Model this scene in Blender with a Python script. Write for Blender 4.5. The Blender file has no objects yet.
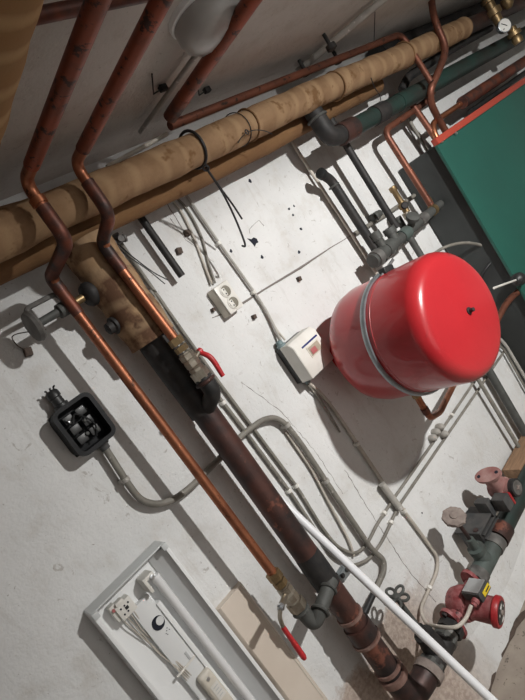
import bpy, bmesh, math, random
from mathutils import Vector, Matrix
random.seed(4)
PI = math.pi
SC = bpy.context.scene
COL = SC.collection

# ------------------------------------------------------------------ camera geometry
RX = Vector((0.62543071, -0.54651358, -0.55691951))   # image right, in world axes
RD = Vector((-0.52638142, 0.23135427, -0.81816735))   # image down
RF = Vector((0.57598527, 0.80485906, -0.14297853))    # view direction
FOC = 541.5
CAM = Vector((0, -1.3, 0))                             # wall is the plane Y = 0, metres

def at(px, py, off=0.0):
    """World point standing 'off' metres out of the wall."""
    d = RX*(px-262.5) + RD*(py-350) + RF*FOC
    return CAM + d*((1.3-off)/d.y)

def atz(px, py, z):
    d = RX*(px-262.5) + RD*(py-350) + RF*FOC
    return CAM + d*(z/d.z)

def W(px, py, off, w):
    """metres covered by w pixels there"""
    return w*(at(px, py, off)-CAM).dot(RF)/FOC

# ------------------------------------------------------------------ materials
MATS = {}
def mat(name, c, rough=0.5, metal=0.0, c2=None, scale=20, amt=0.5, bump=0.0, bscale=60, spec=0.5,
        bands=None, bandc=None, c3=None, s3=60, t3=0.6, coat=0.0, stretch=None, emit=None, bdist=0.002):
    m = bpy.data.materials.new(name); m.use_nodes = True
    nt = m.node_tree; N = nt.nodes; L = nt.links
    b = N['Principled BSDF']
    b.inputs['Roughness'].default_value = rough
    b.inputs['Metallic'].default_value = metal
    b.inputs['Specular IOR Level'].default_value = spec
    b.inputs['Coat Weight'].default_value = coat
    b.inputs['Base Color'].default_value = (*c, 1)
    geo = N.new('ShaderNodeNewGeometry'); vec = geo.outputs['Position']
    if stretch:
        mp = N.new('ShaderNodeMapping'); mp.inputs['Scale'].default_value = stretch
        L.new(vec, mp.inputs['Vector']); vec = mp.outputs['Vector']
    cur = None
    def noise(s, det=6, ro=0.6):
        n = N.new('ShaderNodeTexNoise'); n.inputs['Scale'].default_value = s
        n.inputs['Detail'].default_value = det; n.inputs['Roughness'].default_value = ro
        L.new(vec, n.inputs['Vector']); return n.outputs['Fac']
    def ramp(src, lo, hi):
        r = N.new('ShaderNodeMapRange'); r.inputs['From Min'].default_value = lo
        r.inputs['From Max'].default_value = hi; L.new(src, r.inputs['Value']); return r.outputs['Result']
    def mix(fac, a, bb):
        x = N.new('ShaderNodeMix'); x.data_type = 'RGBA'
        L.new(fac, x.inputs['Factor'])
        if isinstance(a, tuple): x.inputs['A'].default_value = (*a, 1)
        else: L.new(a, x.inputs['A'])
        if isinstance(bb, tuple): x.inputs['B'].default_value = (*bb, 1)
        else: L.new(bb, x.inputs['B'])
        return x.outputs['Result']
    if c2:
        cur = mix(ramp(noise(scale), 0.5-0.25*(1.2-amt), 0.5+0.25*(1.2-amt)), c, c2)
    if bands:
        w = N.new('ShaderNodeTexWave'); w.bands_direction = bands[0]; w.inputs['Scale'].default_value = bands[1]
        w.inputs['Distortion'].default_value = bands[2] if len(bands) > 2 else 1.5
        w.inputs['Detail'].default_value = 3
        L.new(geo.outputs['Position'], w.inputs['Vector'])
        r = ramp(w.outputs['Fac'], 0.55, 1.0)
        mu = N.new('ShaderNodeMath'); mu.operation = 'MULTIPLY'; mu.inputs[1].default_value = 0.55
        L.new(r, mu.inputs[0])
        cur = mix(mu.outputs[0], cur if cur else c, bandc or c2)
    if c3:
        cur = mix(ramp(noise(s3, 4, 0.7), t3, t3+0.06), cur if cur else c, c3)
    if cur: L.new(cur, b.inputs['Base Color'])
    if bump:
        bp = N.new('ShaderNodeBump'); bp.inputs['Strength'].default_value = bump
        bp.inputs['Distance'].default_value = bdist
        L.new(noise(bscale, 8, 0.65), bp.inputs['Height']); L.new(bp.outputs['Normal'], b.inputs['Normal'])
    if emit:
        b.inputs['Emission Color'].default_value = (*emit[0], 1); b.inputs['Emission Strength'].default_value = emit[1]
    MATS[name] = m
    return m

def wall_material(name, base, low=None):
    m = bpy.data.materials.new(name); m.use_nodes = True
    nt = m.node_tree; N = nt.nodes; L = nt.links; b = N['Principled BSDF']
    b.inputs['Roughness'].default_value = 0.75; b.inputs['Specular IOR Level'].default_value = 0.25
    geo = N.new('ShaderNodeNewGeometry'); P = geo.outputs['Position']
    def noise(s, det=6, ro=0.6, v=P, dist=0):
        n = N.new('ShaderNodeTexNoise'); n.inputs['Scale'].default_value = s; n.inputs['Detail'].default_value = det
        n.inputs['Roughness'].default_value = ro; n.inputs['Distortion'].default_value = dist
        L.new(v, n.inputs['Vector']); return n.outputs['Fac']
    def mr(src, lo, hi, a=0, bb=1):
        r = N.new('ShaderNodeMapRange'); r.inputs['From Min'].default_value = lo; r.inputs['From Max'].default_value = hi
        r.inputs['To Min'].default_value = a; r.inputs['To Max'].default_value = bb
        L.new(src, r.inputs['Value']); return r.outputs['Result']
    def mix(fac, a, bb):
        x = N.new('ShaderNodeMix'); x.data_type = 'RGBA'; L.new(fac, x.inputs['Factor'])
        for k, v in (('A', a), ('B', bb)):
            if isinstance(v, tuple): x.inputs[k].default_value = (*v, 1)
            else: L.new(v, x.inputs[k])
        return x.outputs['Result']
    c = mix(mr(noise(2.2), .35, .7), base, tuple(v*0.80 for v in base))
    mp = N.new('ShaderNodeMapping'); mp.inputs['Scale'].default_value = (14, 14, 3.2); mp.inputs['Rotation'].default_value = (0, .5, 0); L.new(P, mp.inputs['Vector'])
    c = mix(mr(noise(1.0, 9, .75, v=mp.outputs['Vector'], dist=.8), .56, .72, 0, .5), c, (base[0]*.62, base[1]*.58, base[2]*.54))
    c = mix(mr(noise(9, 8, .7), .52, .75, 0, .65), c, (base[0]*.68, base[1]*.63, base[2]*.57))
    c = mix(mr(noise(26, 5, .7, dist=1.5), .63, .69, 0, .55), c, (.30, .27, .24))
    c = mix(mr(noise(95, 3, .6), .67, .72, 0, .7), c, (.22, .19, .17))

    if low:
        sp = N.new('ShaderNodeSeparateXYZ'); L.new(P, sp.inputs[0])
        # bare worn plaster near the foot of the wall, a ragged band
        h = mr(sp.outputs['Z'], -.95, -1.25)
        ad = N.new('ShaderNodeMath'); ad.operation = 'ADD'; L.new(h, ad.inputs[0]); L.new(noise(7, 8, .7), ad.inputs[1])
        px = mr(sp.outputs['X'], 1.0, .82)
        mu = N.new('ShaderNodeMath'); mu.operation = 'MULTIPLY'; L.new(mr(ad.outputs[0], 1.0, 1.12), mu.inputs[0]); L.new(px, mu.inputs[1])
        c = mix(mu.outputs[0], c, mix(mr(noise(70), .4, .6), low, (.50, .42, .36)))
    L.new(c, b.inputs['Base Color'])
    bp = N.new('ShaderNodeBump'); bp.inputs['Strength'].default_value = .35; bp.inputs['Distance'].default_value = .006
    ad = N.new('ShaderNodeMath'); ad.operation = 'ADD'; L.new(noise(12, 8, .55), ad.inputs[0]); L.new(noise(90, 5, .6), ad.inputs[1])
    L.new(ad.outputs[0], bp.inputs['Height']); L.new(bp.outputs['Normal'], b.inputs['Normal'])
    MATS[name] = m
    return m

wall_material('painted_plaster', (.74, .745, .74), low=(.36, .29, .25))
wall_material('ceiling_plaster', (.60, .565, .53))
mat('concrete_floor', (.40, .345, .29), .9, c2=(.28, .235, .20), scale=9, bump=.8, bscale=40, c3=(.14, .115, .095), s3=34, t3=.60)
mat('copper', (.43, .165, .085), .42, .75, c2=(.22, .08, .045), scale=14, amt=.4, c3=(.09, .045, .03), s3=38, t3=.60, bump=.1)
mat('copper_clean', (.55, .22, .11), .36, .85, c2=(.36, .14, .075), scale=9, amt=.3)
mat('copper_scaled', (.33, .075, .035), .5, .45, c2=(.15, .05, .03), scale=9, amt=.6, c3=(.06, .028, .022), s3=40, t3=.56)
mat('copper_dim', (.27, .10, .06), .5, .6, c2=(.13, .052, .036), scale=10, amt=.4, c3=(.05, .03, .025), s3=40, t3=.6)
mat('copper_burnt', (.045, .030, .028), .5, .4, c2=(.19, .055, .03), scale=17, amt=.75, bump=.25, c3=(.22, .18, .16), s3=45, t3=.70)
mat('hessian_wrap', (.32, .205, .118), .92, c2=(.24, .145, .08), scale=13, amt=.6, bands=('X', 4.1, 7.0), bandc=(.40, .27, .155), c3=(.19, .105, .05), s3=9, t3=.58, bump=.5, bscale=40, spec=.15, bdist=.004)
mat('hessian_wrap_cross', (.27, .17, .085), .92, c2=(.29, .15, .065), scale=8, amt=.3, bands=('Y', 5.2, 3), bandc=(.50, .33, .17), bump=.4, bscale=40, spec=.15)
mat('hessian_wrap_upright', (.36, .235, .135), .92, c2=(.12, .065, .04), scale=12, amt=.9, bands=('Z', 4.5, 5), bandc=(.40, .28, .17), c3=(.10, .055, .035), s3=9, t3=.54, bump=.5, bscale=40, spec=.15)
mat('hessian_dark', (.22, .125, .06), .92, c2=(.17, .09, .045), scale=14, amt=.4, bump=.5, spec=.15)
mat('rusty_steel', (.085, .036, .028), .5, .3, c2=(.026, .020, .020), scale=11, amt=.7, c3=(.20, .075, .05), s3=12, t3=.60, bump=.25)
mat('rust_ring', (.30, .20, .17), .6, .2, c2=(.18, .09, .07), scale=40)
mat('black_steel', (.017, .018, .019), .6, .15, spec=.35, c2=(.04, .036, .034), scale=25, bump=.25)
mat('grey_steel', (.095, .10, .095), .65, .2, c2=(.065, .065, .06), scale=25, bump=.3)
mat('cast_grey', (.19, .185, .175), .6, .35, c2=(.10, .095, .09), scale=30, bump=.4)
mat('dusty_iron', (.33, .28, .25), .8, .1, c2=(.18, .14, .125), scale=30, bump=.4)
mat('green_pipe_paint', (.014, .045, .037), .5, .1, c2=(.022, .024, .022), scale=9, amt=.5, bump=.3)
mat('green_grey', (.095, .125, .115), .6, .2, c2=(.06, .065, .06), scale=12)
mat('brass', (.36, .255, .13), .45, .8, c2=(.22, .155, .085), scale=40)
mat('nickel', (.46, .42, .35), .36, .85, c2=(.27, .23, .18), scale=40)
mat('bright_steel', (.62, .64, .66), .28, .9)
mat('galvanised', (.36, .40, .42), .38, .7, c2=(.26, .29, .31), scale=30)
mat('vessel_red', (.46, .022, .028), .28, coat=.3, c2=(.40, .018, .024), scale=5, c3=(.40, .04, .045), s3=24, t3=.72)
mat('handle_red', (.52, .02, .03), .42, c2=(.42, .03, .03), scale=60)
mat('pump_red', (.19, .018, .022), .55, .05, c2=(.34, .13, .13), scale=30, amt=.6, bump=.4, c3=(.05, .02, .02), s3=28, t3=.60)
mat('pump_bright_red', (.33, .014, .022), .4, c2=(.36, .03, .03), scale=30)
mat('pump_dusty_pink', (.40, .25, .23), .85, c2=(.26, .10, .09), scale=22, amt=.5, bump=.3)
mat('black_plastic', (.016, .017, .018), .42, c2=(.028, .028, .028), scale=30)
mat('box_black', (.009, .010, .011), .6, spec=.25, c2=(.018, .018, .020), scale=30)
mat('dark_dusty_plastic', (.045, .048, .05), .75, spec=.3, c2=(.095, .09, .086), scale=20)
mat('white_plastic', (.76, .745, .70), .4, c2=(.68, .66, .61), scale=20)
mat('cream_plastic', (.70, .665, .59), .45, c2=(.62, .57, .48), scale=20)
mat('beige_duct', (.66, .58, .50), .5, c2=(.60, .52, .44), scale=6)
mat('socket_grey', (.20, .185, .145), .5)
mat('clear_window', (.36, .32, .25), .25, c2=(.46, .40, .32), scale=60)
mat('window_red', (.42, .13, .13), .4)
mat('navy', (.02, .035, .16), .45)
mat('conduit_grey', (.43, .415, .385), .55, c2=(.31, .29, .26), scale=18, c3=(.62, .60, .57), s3=40, t3=.62)
mat('conduit_dark', (.25, .235, .205), .6, c2=(.15, .14, .12), scale=24, c3=(.45, .42, .38), s3=40, t3=.64)
mat('cable_pale', (.56, .52, .46), .55, c2=(.40, .36, .31), scale=20)
mat('white_enamel', (.80, .81, .81), .35)
mat('tube_glass', (.84, .85, .86), .22)
mat('tray_grey', (.50, .51, .51), .4)
mat('tray_pale', (.70, .71, .71), .45)
mat('frosted_cap', (.56, .58, .58), .35)
mat('conduit_white', (.80, .81, .83), .38)
mat('cabinet_green', (.018, .10, .076), .42, c2=(.018, .082, .064), scale=3, c3=(.035, .115, .09), s3=26, t3=.73)
mat('cabinet_side_shade', (.038, .043, .042), .6, c2=(.028, .031, .031), scale=6)  # green cabinet's shadowed side, the shade painted in as near-black
mat('cabinet_red', (.36, .055, .035), .45)
mat('wire_black', (.015, .015, .016), .5)
mat('old_wood', (.36, .22, .13), .8, c2=(.20, .12, .07), scale=12, stretch=(1, 6, 6), amt=.5)
mat('yellow_label', (.75, .55, .03), .5)
mat('dial_white', (.75, .75, .72), .4)
mat('dial_black', (.02, .02, .022), .35)
mat('brown_plug', (.10, .07, .055), .8, c2=(.06, .04, .03), scale=60)
mat('hole_dark', (.012, .014, .025), .9)
mat('crack_dark', (.20, .18, .165), .9)
mat('foil', (.55, .56, .57), .3, .8)
mat('teal_plastic', (.17, .23, .24), .5)
mat('opal_glass', (.36, .35, .335), .3)
mat('solder', (.40, .40, .41), .45, .6)

# ------------------------------------------------------------------ mesh helpers
def frame_from(d, up=Vector((0, 0, 1))):
    d = d.normalized()
    if abs(d.dot(up)) > .95: up = Vector((1, 0, 0))
    a = d.cross(up).normalized(); b = a.cross(d).normalized()
    return a, b

def fillet(pts, r, n=6):
    pts = [Vector(p) for p in pts]
    if len(pts) < 3: return pts
    out = [pts[0]]
    for i in range(1, len(pts)-1):
        p, a, b = pts[i], pts[i-1], pts[i+1]
        da, db = (a-p), (b-p); la, lb = da.length, db.length
        if la < 1e-6 or lb < 1e-6: continue
        da /= la; db /= lb
        k = min(r, la*.48, lb*.48)
        q0, q1 = p+da*k, p+db*k
        for j in range(n+1):
            t = j/n
            out.append(q0*(1-t)**2 + p*2*t*(1-t) + q1*t*t)
    out.append(pts[-1])
    return out

def smooth_path(pts, n=8):
    pts = [Vector(p) for p in pts]
    if len(pts) < 3: return pts
    P_ = [2*pts[0]-pts[1]] + pts + [2*pts[-1]-pts[-2]]
    out = []
    for i in range(1, len(P_)-2):
        p0, p1, p2, p3 = P_[i-1], P_[i], P_[i+1], P_[i+2]
        for j in range(n):
            t = j/n
            out.append(.5*((2*p1)+(p2-p0)*t+(2*p0-5*p1+4*p2-p3)*t*t+(3*p1-p0-3*p2+p3)*t**3))
    out.append(pts[-1])
    return out

class MB:
    def __init__(s): s.bm = bmesh.new()
    def box(s, c, size, bevel=0.0, rot=None, seg=2):
        t = bmesh.new(); bmesh.ops.create_cube(t, size=1)
        bmesh.ops.scale(t, vec=Vector(size), verts=t.verts)
        if bevel: bmesh.ops.bevel(t, geom=t.edges[:], offset=bevel, segments=seg, affect='EDGES', profile=.6)
        M_ = Matrix.Translation(Vector(c)) @ (rot.to_4x4() if rot else Matrix())
        bmesh.ops.transform(t, matrix=M_, verts=t.verts); s._merge(t); return s
    def _merge(s, t):
        me = bpy.data.meshes.new('tmp'); t.to_mesh(me); t.free(); s.bm.from_mesh(me); bpy.data.meshes.remove(me)
    def tube(s, pts, r, n=14, cap=True):
        """sweep a circle along pts; r is a number or a list"""
        pts = [Vector(p) for p in pts]
        q = [pts[0]]
        rr = [r if not isinstance(r, (list, tuple)) else r[0]]
        for i in range(1, len(pts)):
            if (pts[i]-q[-1]).length > 1e-6:
                q.append(pts[i]); rr.append(r if not isinstance(r, (list, tuple)) else r[i])
        pts = q
        if len(pts) < 2: return s
        T = []
        for i in range(len(pts)):
            a = pts[max(i-1, 0)]; b = pts[min(i+1, len(pts)-1)]
            T.append((b-a).normalized())
        u, v = frame_from(T[0]); rings = []
        for i, p in enumerate(pts):
            u = (u - T[i]*u.dot(T[i])).normalized(); v = T[i].cross(u).normalized()
            rings.append([s.bm.verts.new(p+(u*math.cos(2*PI*k/n)+v*math.sin(2*PI*k/n))*rr[i]) for k in range(n)])
        for i in range(len(rings)-1):
            for k in range(n):
                s.bm.faces.new((rings[i][k], rings[i][(k+1) % n], rings[i+1][(k+1) % n], rings[i+1][k]))
        if cap:
            s.bm.faces.new(rings[0][::-1]); s.bm.faces.new(rings[-1])
        return s
    def lathe(s, o, d, prof, n=28, up=None):
        """prof: list of (distance along d, radius)"""
        o = Vector(o); d = Vector(d).normalized(); u, v = frame_from(d, up or Vector((0, 0, 1)))
        rings = []
        for t, r in prof:
            r = max(r, 1e-5)
            rings.append([s.bm.verts.new(o+d*t+(u*math.cos(2*PI*k/n)+v*math.sin(2*PI*k/n))*r) for k in range(n)])
        for i in range(len(rings)-1):
            for k in range(n):
                s.bm.faces.new((rings[i][k], rings[i+1][k], rings[i+1][(k+1) % n], rings[i][(k+1) % n]))
        s.bm.faces.new(rings[0]); s.bm.faces.new(rings[-1][::-1])
        return s
    def prism(s, poly, o, u, v, d):
        """extrude polygon (2D in u,v about o) along vector d"""
        o, u, v, d = map(Vector, (o, u, v, d))
        a = [s.bm.verts.new(o+u*x+v*y) for x, y in poly]; b = [s.bm.verts.new(o+u*x+v*y+d) for x, y in poly]
        s.bm.faces.new(a[::-1]); s.bm.faces.new(b)
        for i in range(len(a)):
            j = (i+1) % len(a); s.bm.faces.new((a[i], a[j], b[j], b[i]))
        return s
    def torus(s, o, d, R, r, n=28, m=8, a0=0, a1=2*PI):
        u, v = frame_from(Vector(d)); o = Vector(o)
        full = abs(a1-a0-2*PI) < 1e-4
        pts = [o+(u*math.cos(a0+(a1-a0)*i/n)+v*math.sin(a0+(a1-a0)*i/n))*R for i in range(n+1)]
        return s.tube(pts, r, m, cap=not full)
    def hexnut(s, o, d, r, h):
        u, v = frame_from(Vector(d)); d = Vector(d).normalized(); o = Vector(o)
        s.prism([(r*math.cos(k*PI/3), r*math.sin(k*PI/3)) for k in range(6)], o-d*h/2, u, v, d*h); return s
    def build(s, name, material, parent=None, smooth=True, sharp=42):
        bm = s.bm
        bmesh.ops.recalc_face_normals(bm, faces=bm.faces[:])
        if parent is not None: org = Vector(parent.location); 
        else:
            vs = [v.co for v in bm.verts]
            org = Vector(((min(v.x for v in vs)+max(v.x for v in vs))/2, (min(v.y for v in vs)+max(v.y for v in vs))/2, min(v.z for v in vs)))
        pp = parent
        while pp is not None and pp.parent is not None:
            pp = pp.parent; org = org + Vector(pp.location)
        bmesh.ops.translate(bm, verts=bm.verts, vec=-org)
        me = bpy.data.meshes.new(name); bm.to_mesh(me); bm.free()
        if smooth:
            for p in me.polygons: p.use_smooth = True
            me.set_sharp_from_angle(angle=math.radians(sharp))
        ob = bpy.data.objects.new(name, me); COL.objects.link(ob)
        me.materials.append(MATS[material])
        if parent is not None: ob.parent = parent
        else: ob.location = org
        return ob

def tag(o, label=None, cat=None, group=None, kind=None):
    if label: o['label'] = label
    if cat: o['category'] = cat
    if group: o['group'] = group
    if kind: o['kind'] = kind
    return o

def thing(name, loc, label, cat, group=None):
    o = bpy.data.objects.new(name, None); COL.objects.link(o); o.location = Vector(loc)
    o.empty_display_size = .03
    return tag(o, label, cat, group)

OUT = Vector((0, -1, 0)); UP = Vector((0, 0, 1)); XX = Vector((1, 0, 0))
DN = -UP

# ------------------------------------------------------------------ setting
CEIL = .455; FLOOR = -1.567
XL, XR, YF = -1.4, 4.6, -2.6
def plane_box(name, x0, x1, y0, y1, z0, z1, m):
    o = MB().box(((x0+x1)/2, (y0+y1)/2, (z0+z1)/2), (x1-x0, y1-y0, z1-z0)).build(name, m, smooth=False)
    o['kind'] = 'structure'; return o
wall = plane_box('wall_back', XL, XR, 0, .1, FLOOR, CEIL, 'painted_plaster')
plane_box('floor', XL, XR, YF, .1, FLOOR-.1, FLOOR, 'concrete_floor')
plane_box('ceiling', XL, XR, YF, .1, CEIL, CEIL+.1, 'ceiling_plaster')
plane_box('wall_left', XL-.1, XL, YF, .1, FLOOR, CEIL, 'painted_plaster')
plane_box('wall_right', XR, XR+.1, YF, .1, FLOOR, CEIL, 'painted_plaster')
plane_box('wall_front', XL, XR, YF-.1, YF, FLOOR, CEIL, 'painted_plaster')

# rough rendered skirt of plaster along the foot of the wall
mb = MB()
n = 60; rows = []
for i in range(n+1):
    x = .2 + (3.2)*i/n
    w = .018 + .006*math.sin(x*9)+.004*math.sin(x*23+1)
    h = .13 + .03*math.sin(x*7+2)
    rows.append([mb.bm.verts.new(Vector(p)) for p in ((x, .004, FLOOR+h), (x, -w*.4, FLOOR+h*.75), (x, -w*.9, FLOOR+h*.25), (x, -w-.01, FLOOR-.004), (x, .004, FLOOR-.004))])
for i in range(n):
    for k in range(4): mb.bm.faces.new((rows[i][k], rows[i+1][k], rows[i+1][k+1], rows[i][k+1]))
o = mb.build('baseboard_back', 'painted_plaster'); o['kind'] = 'structure'

mb = MB(); P_ = []
for i in range(90):
    x = .3+2.6*i/90; P_.append(Vector((x, -.030-.012*math.sin(x*11)-.006*math.sin(x*37), FLOOR+.001)))
fl_ = mb.tube(P_, [.008+.004*math.sin(i*.9)+.003*math.sin(i*2.3) for i in range(90)], 6).build('dirt_line', 'brown_plug', bpy.data.objects['floor'])
# marks in the wall: drill holes, broken plaster, cracks
for (x, y, r) in [(250, 181, 1.9), (289, 209, 1.5), (294, 206, 1.1), (293, 215, 1.4), (301, 229, 1.6), (299, 252, 1.8), (262, 257, 1.8), (231, 251, 1.7), (404, 513, 1.2), (422, 513, .9)]:
    mb = MB(); rr = W(x, y, 0, r); c = at(x, y, 0)
    mb.prism([(rr*(1+.25*math.sin(3*a+x))*math.cos(a), rr*(1+.25*math.sin(2*a+y))*math.sin(a)) for a in [2*PI*k/12 for k in range(12)]],
             c+Vector((0, .003, 0)), XX, UP, OUT*.0036)
    mb.build('drill_hole', 'hole_dark', wall, smooth=False)
def crack(pts, w=.0012, m='crack_dark', name='plaster_crack'):
    P_ = []
    random.seed(int(pts[0][0]*7+pts[0][1]))
    for i in range(len(pts)-1):
        a, b = at(*pts[i], 0.0), at(*pts[i+1], 0.0)
        k = max(2, int((b-a).length/.012))
        for j in range(k):
            p = a.lerp(b, j/k); p += Vector((random.uniform(-1, 1)*.0022, 0, random.uniform(-1, 1)*.0022)); P_.append(p)
    P_.append(at(*pts[-1], 0.0))
    MB().tube(P_, [w*random.uniform(.5, 1.5) for _ in P_], 5).build(name, m, wall)
crack([(249, 233), (251, 227), (259, 221), (264, 226)], .0008)
crack([(345, 470), (375, 520), (408, 570), (436, 602)], .001)
crack([(170, 218), (186, 240), (214, 262)], .0008)
crack([(242, 383), (282, 412), (318, 455), (343, 494)], .0007)
crack([(474, 655), (478, 664), (481, 668), (480, 680), (484, 690)], .0014)
crack([(158, 192), (168, 205), (182, 228)], .0011)
# groove that runs along the wall
g = [at(212, 318, 0), at(232, 310, 0), at(265, 289, 0), at(300, 268, 0), at(330, 248, 0), at(352, 235, 0)]
MB().tube(g, [.001, .0045, .003, .0045, .002, .001], 6).build('wall_groove', 'crack_dark', wall)
# broken plaster hole
c = at(254, 241, 0)
mb = MB(); poly = [(.014, .002), (.006, .010), (-.006, .009), (-.018, .018), (-.013, .002), (-.010, -.016), (.001, -.010), (.012, -.011)]
mb.prism([(x*1.0, y*1.0) for x, y in poly], c+Vector((0, .003, 0)), XX, UP, OUT*.004)
mb.build('broken_plaster', 'hole_dark', wall, smooth=False)

def plug(name, px, py, s, label, m='brown_plug'):
    mb = MB(); c = at(px, py, .006); mb.box(c, (s, .014, s*1.1), .0015, Matrix.Rotation(.3, 3, 'Y'))
    tag(mb.build(name, m), label, 'wall plug', 'wooden wall plugs')
plug('wall_plug', 187, 233, .016, 'small brown wall plug left of the twin cables above the socket')
plug('wall_plug', 179, 251, .016, 'small brown wall plug touching the end of the short dark pipe')
plug('wall_plug', 28, 352, .018, 'small brown wall plug below the round-handled valve at far left')
plug('wall_plug', 213, 310, .010, 'tiny brown plug in the wall at the lower left of the double socket')
plug('wall_plug', 299, 279, .013, 'small brown wall plug under the groove right of the double socket')
plug('wall_plug', 254, 317, .012, 'small brown wall plug right of the double socket, under the groove')

# ------------------------------------------------------------------ lamp that lights the room
LX, LY, LZ = 1.27, -1.92, .366
t = thing('ceiling_lamp', (LX, LY, CEIL), 'small round ceiling lamp with a metal hood over the pipes', 'ceiling lamp')
mb = MB(); HZ = CEIL-LZ; mb.lathe((LX, LY, CEIL), DN, [(0, .06), (.012, .12), (.03, .17), (HZ, .21), (HZ, .207), (.032, .165), (.016, .115), (.012, .01)], 48)
mb.build('lamp_hood', 'white_enamel', t)
mb = MB(); mb.lathe((LX, LY, CEIL-.012), DN, [(0, .012), (.012, .014), (.022, .014), (.024, .008)], 16)
mat('lamp_glow', (1, .97, .9), .4, emit=((1, .95, .87), 12))
mb.build('bulb', 'lamp_glow', t)
ld = bpy.data.lights.new('lamp_light', 'SPOT'); ld.energy = 190; ld.color = (1, .985, .955); ld.shadow_soft_size = .026
ld.spot_size = math.radians(150); ld.spot_blend = 1.0
lo = bpy.data.objects.new('lamp_light', ld); COL.objects.link(lo); lo.location = (LX, LY, LZ+.006); lo.rotation_euler = Vector((.42, 1.0, -.78)).to_track_quat('-Z', 'Y').to_euler()
# soft fill light added behind the camera to lift the shadows
ld = bpy.data.lights.new('fill_light', 'AREA'); ld.energy = 4.5; ld.size = 1.2; ld.size_y = 1.6; ld.shape = 'RECTANGLE'; ld.color = (1, .96, .93)
lo = bpy.data.objects.new('fill_light', ld); COL.objects.link(lo); lo.location = (.4, -2.5, -.5); lo.rotation_euler = (PI/2, 0, 0)

# opal globe lamp on the ceiling
c = atz(203, 6, CEIL)
t = thing('globe_lamp', (c.x, c.y, CEIL), 'unlit round opal glass lamp on the dark ceiling', 'ceiling lamp')
MB().lathe(c, DN, [(0, .080), (.010, .080), (.012, .078), (.014, .07)], 32).build('lamp_base', 'white_enamel', t)
MB().lathe(c+DN*.014, DN, [(0, .076), (.020, .078), (.035, .074), (.048, .060), (.057, .036), (.060, .004)], 36).build('lamp_globe', 'opal_glass', t)

# ------------------------------------------------------------------ big wrapped pipes
ZI = .322
t = thing('wrapped_pipe', (1.2, -.2, ZI), 'long cloth-wrapped pipe running along the wall under the ceiling', 'pipe')
pts = []; rs = []
k = 60
for i in range(k+1):
    x = -.3 + 2.95*i/k
    pts.append(Vector((x, -.2, ZI + .0025*math.sin(x*5)))); 
    rs.append((.043 if x > .5 else .043+.010*min(1, (.5-x)/.15)) + .0014*math.sin(x*31)+.001*math.sin(x*57+1))
MB().tube(pts, rs, 26).build('wrapping', 'hessian_wrap', t)
MB().tube([(2.62, -.2, ZI), (4.5, -.2, ZI)], .034, 20).build('bare_end', 'rusty_steel', t)
for x, r in ((1.62, .047), (2.1, .048), (1.18, .0455)):
    MB().torus((x, -.2, ZI), XX, r-.002, .003, 28, 6).build('binding', 'hessian_dark', t)
t = thing('lower_wrapped_pipe', (.8, -.12, .28), 'darker cloth-wrapped pipe just behind and below the long wrapped one', 'pipe')
pts = [(x, -.105, .285+.006*math.sin(x*4)) for x in [-.3+.1*i for i in range(24)]]
MB().tube(pts, [.034+.0015*math.sin(p[0]*40) for p in pts], 22).build('wrapping', 'hessian_dark', t)
# wrapped pipe coming toward the viewer at the top left
t = thing('cross_wrapped_pipe', (.36, -.6, .36), 'thick cloth-wrapped pipe crossing under the ceiling at top left corner', 'pipe')
pts = [(.322, -y, .378) for y in [.24+.04*i for i in range(20)]]
MB().tube(pts, [.060+.0012*math.sin(p[1]*60) for p in pts], 26).build('wrapping', 'hessian_wrap_cross', t)

# ------------------------------------------------------------------ upright steel main
SX = .606; SY = -.10
t = thing('steel_riser', (SX, SY, -1.30), 'thick rust-brown upright steel pipe with a cloth-wrapped top', 'pipe')
zt = at(152, 343, .10).z
pts = [(SX, SY, .26-.02*i) for i in range(int((.26-zt)/.02)+1)]
MB().tube(pts, [.061+.002*math.sin(i*1.3) for i in range(len(pts))], 26).build('insulation', 'hessian_wrap_upright', t)
zb = at(209, 408, .10).z
MB().tube([(SX, SY, zt+.03), (SX, SY, zt-.02), (SX, SY, (zt+zb)/2), (SX, SY, zb)], [.041, .042, .041, .038], 26).build('bitumen_wrap', 'black_steel', t)
z1 = at(400, 690, .10).z
MB().tube([(SX, SY, zb+.02), (SX, SY, -.7), (SX, SY, -1.14)], .0335, 26).build('pipe', 'rusty_steel', t)
zz = at(318, 566, .10).z
MB().tube([(SX, SY, zz+.05), (SX, SY, zz+.02), (SX, SY, zz-.035), (SX, SY, zz-.06)], [.0338, .0355, .0355, .0338], 26).build('scorched_weld', 'black_steel', t)
for (x, y, h, r) in ((351, 616, .010, .0375), (366, 641, .008, .042), (386, 673, .010, .039)):
    z = at(x, y, .10).z
    MB().tube([(SX, SY, z+h), (SX, SY, z)], r, 26).build('collar', 'rust_ring', t)
z = at(360, 629, .10).z
MB().tube([(SX, SY, z+.02), (SX, SY, z-.025)], .039, 26).build('coupling', 'rusty_steel', t)

# plug stub on the wrapped riser, left side
c = Vector((SX-.055, SY, at(115, 325, .1).z))
tag(MB().lathe(c+XX*.02, -XX, [(0, .022), (.03, .022), (.032, .016), (.045, .014), (.05, .004)], 16).build('pipe_plug', 'black_steel'),
    'black stub plug on the left of the cloth-wrapped riser', 'plug')

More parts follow.
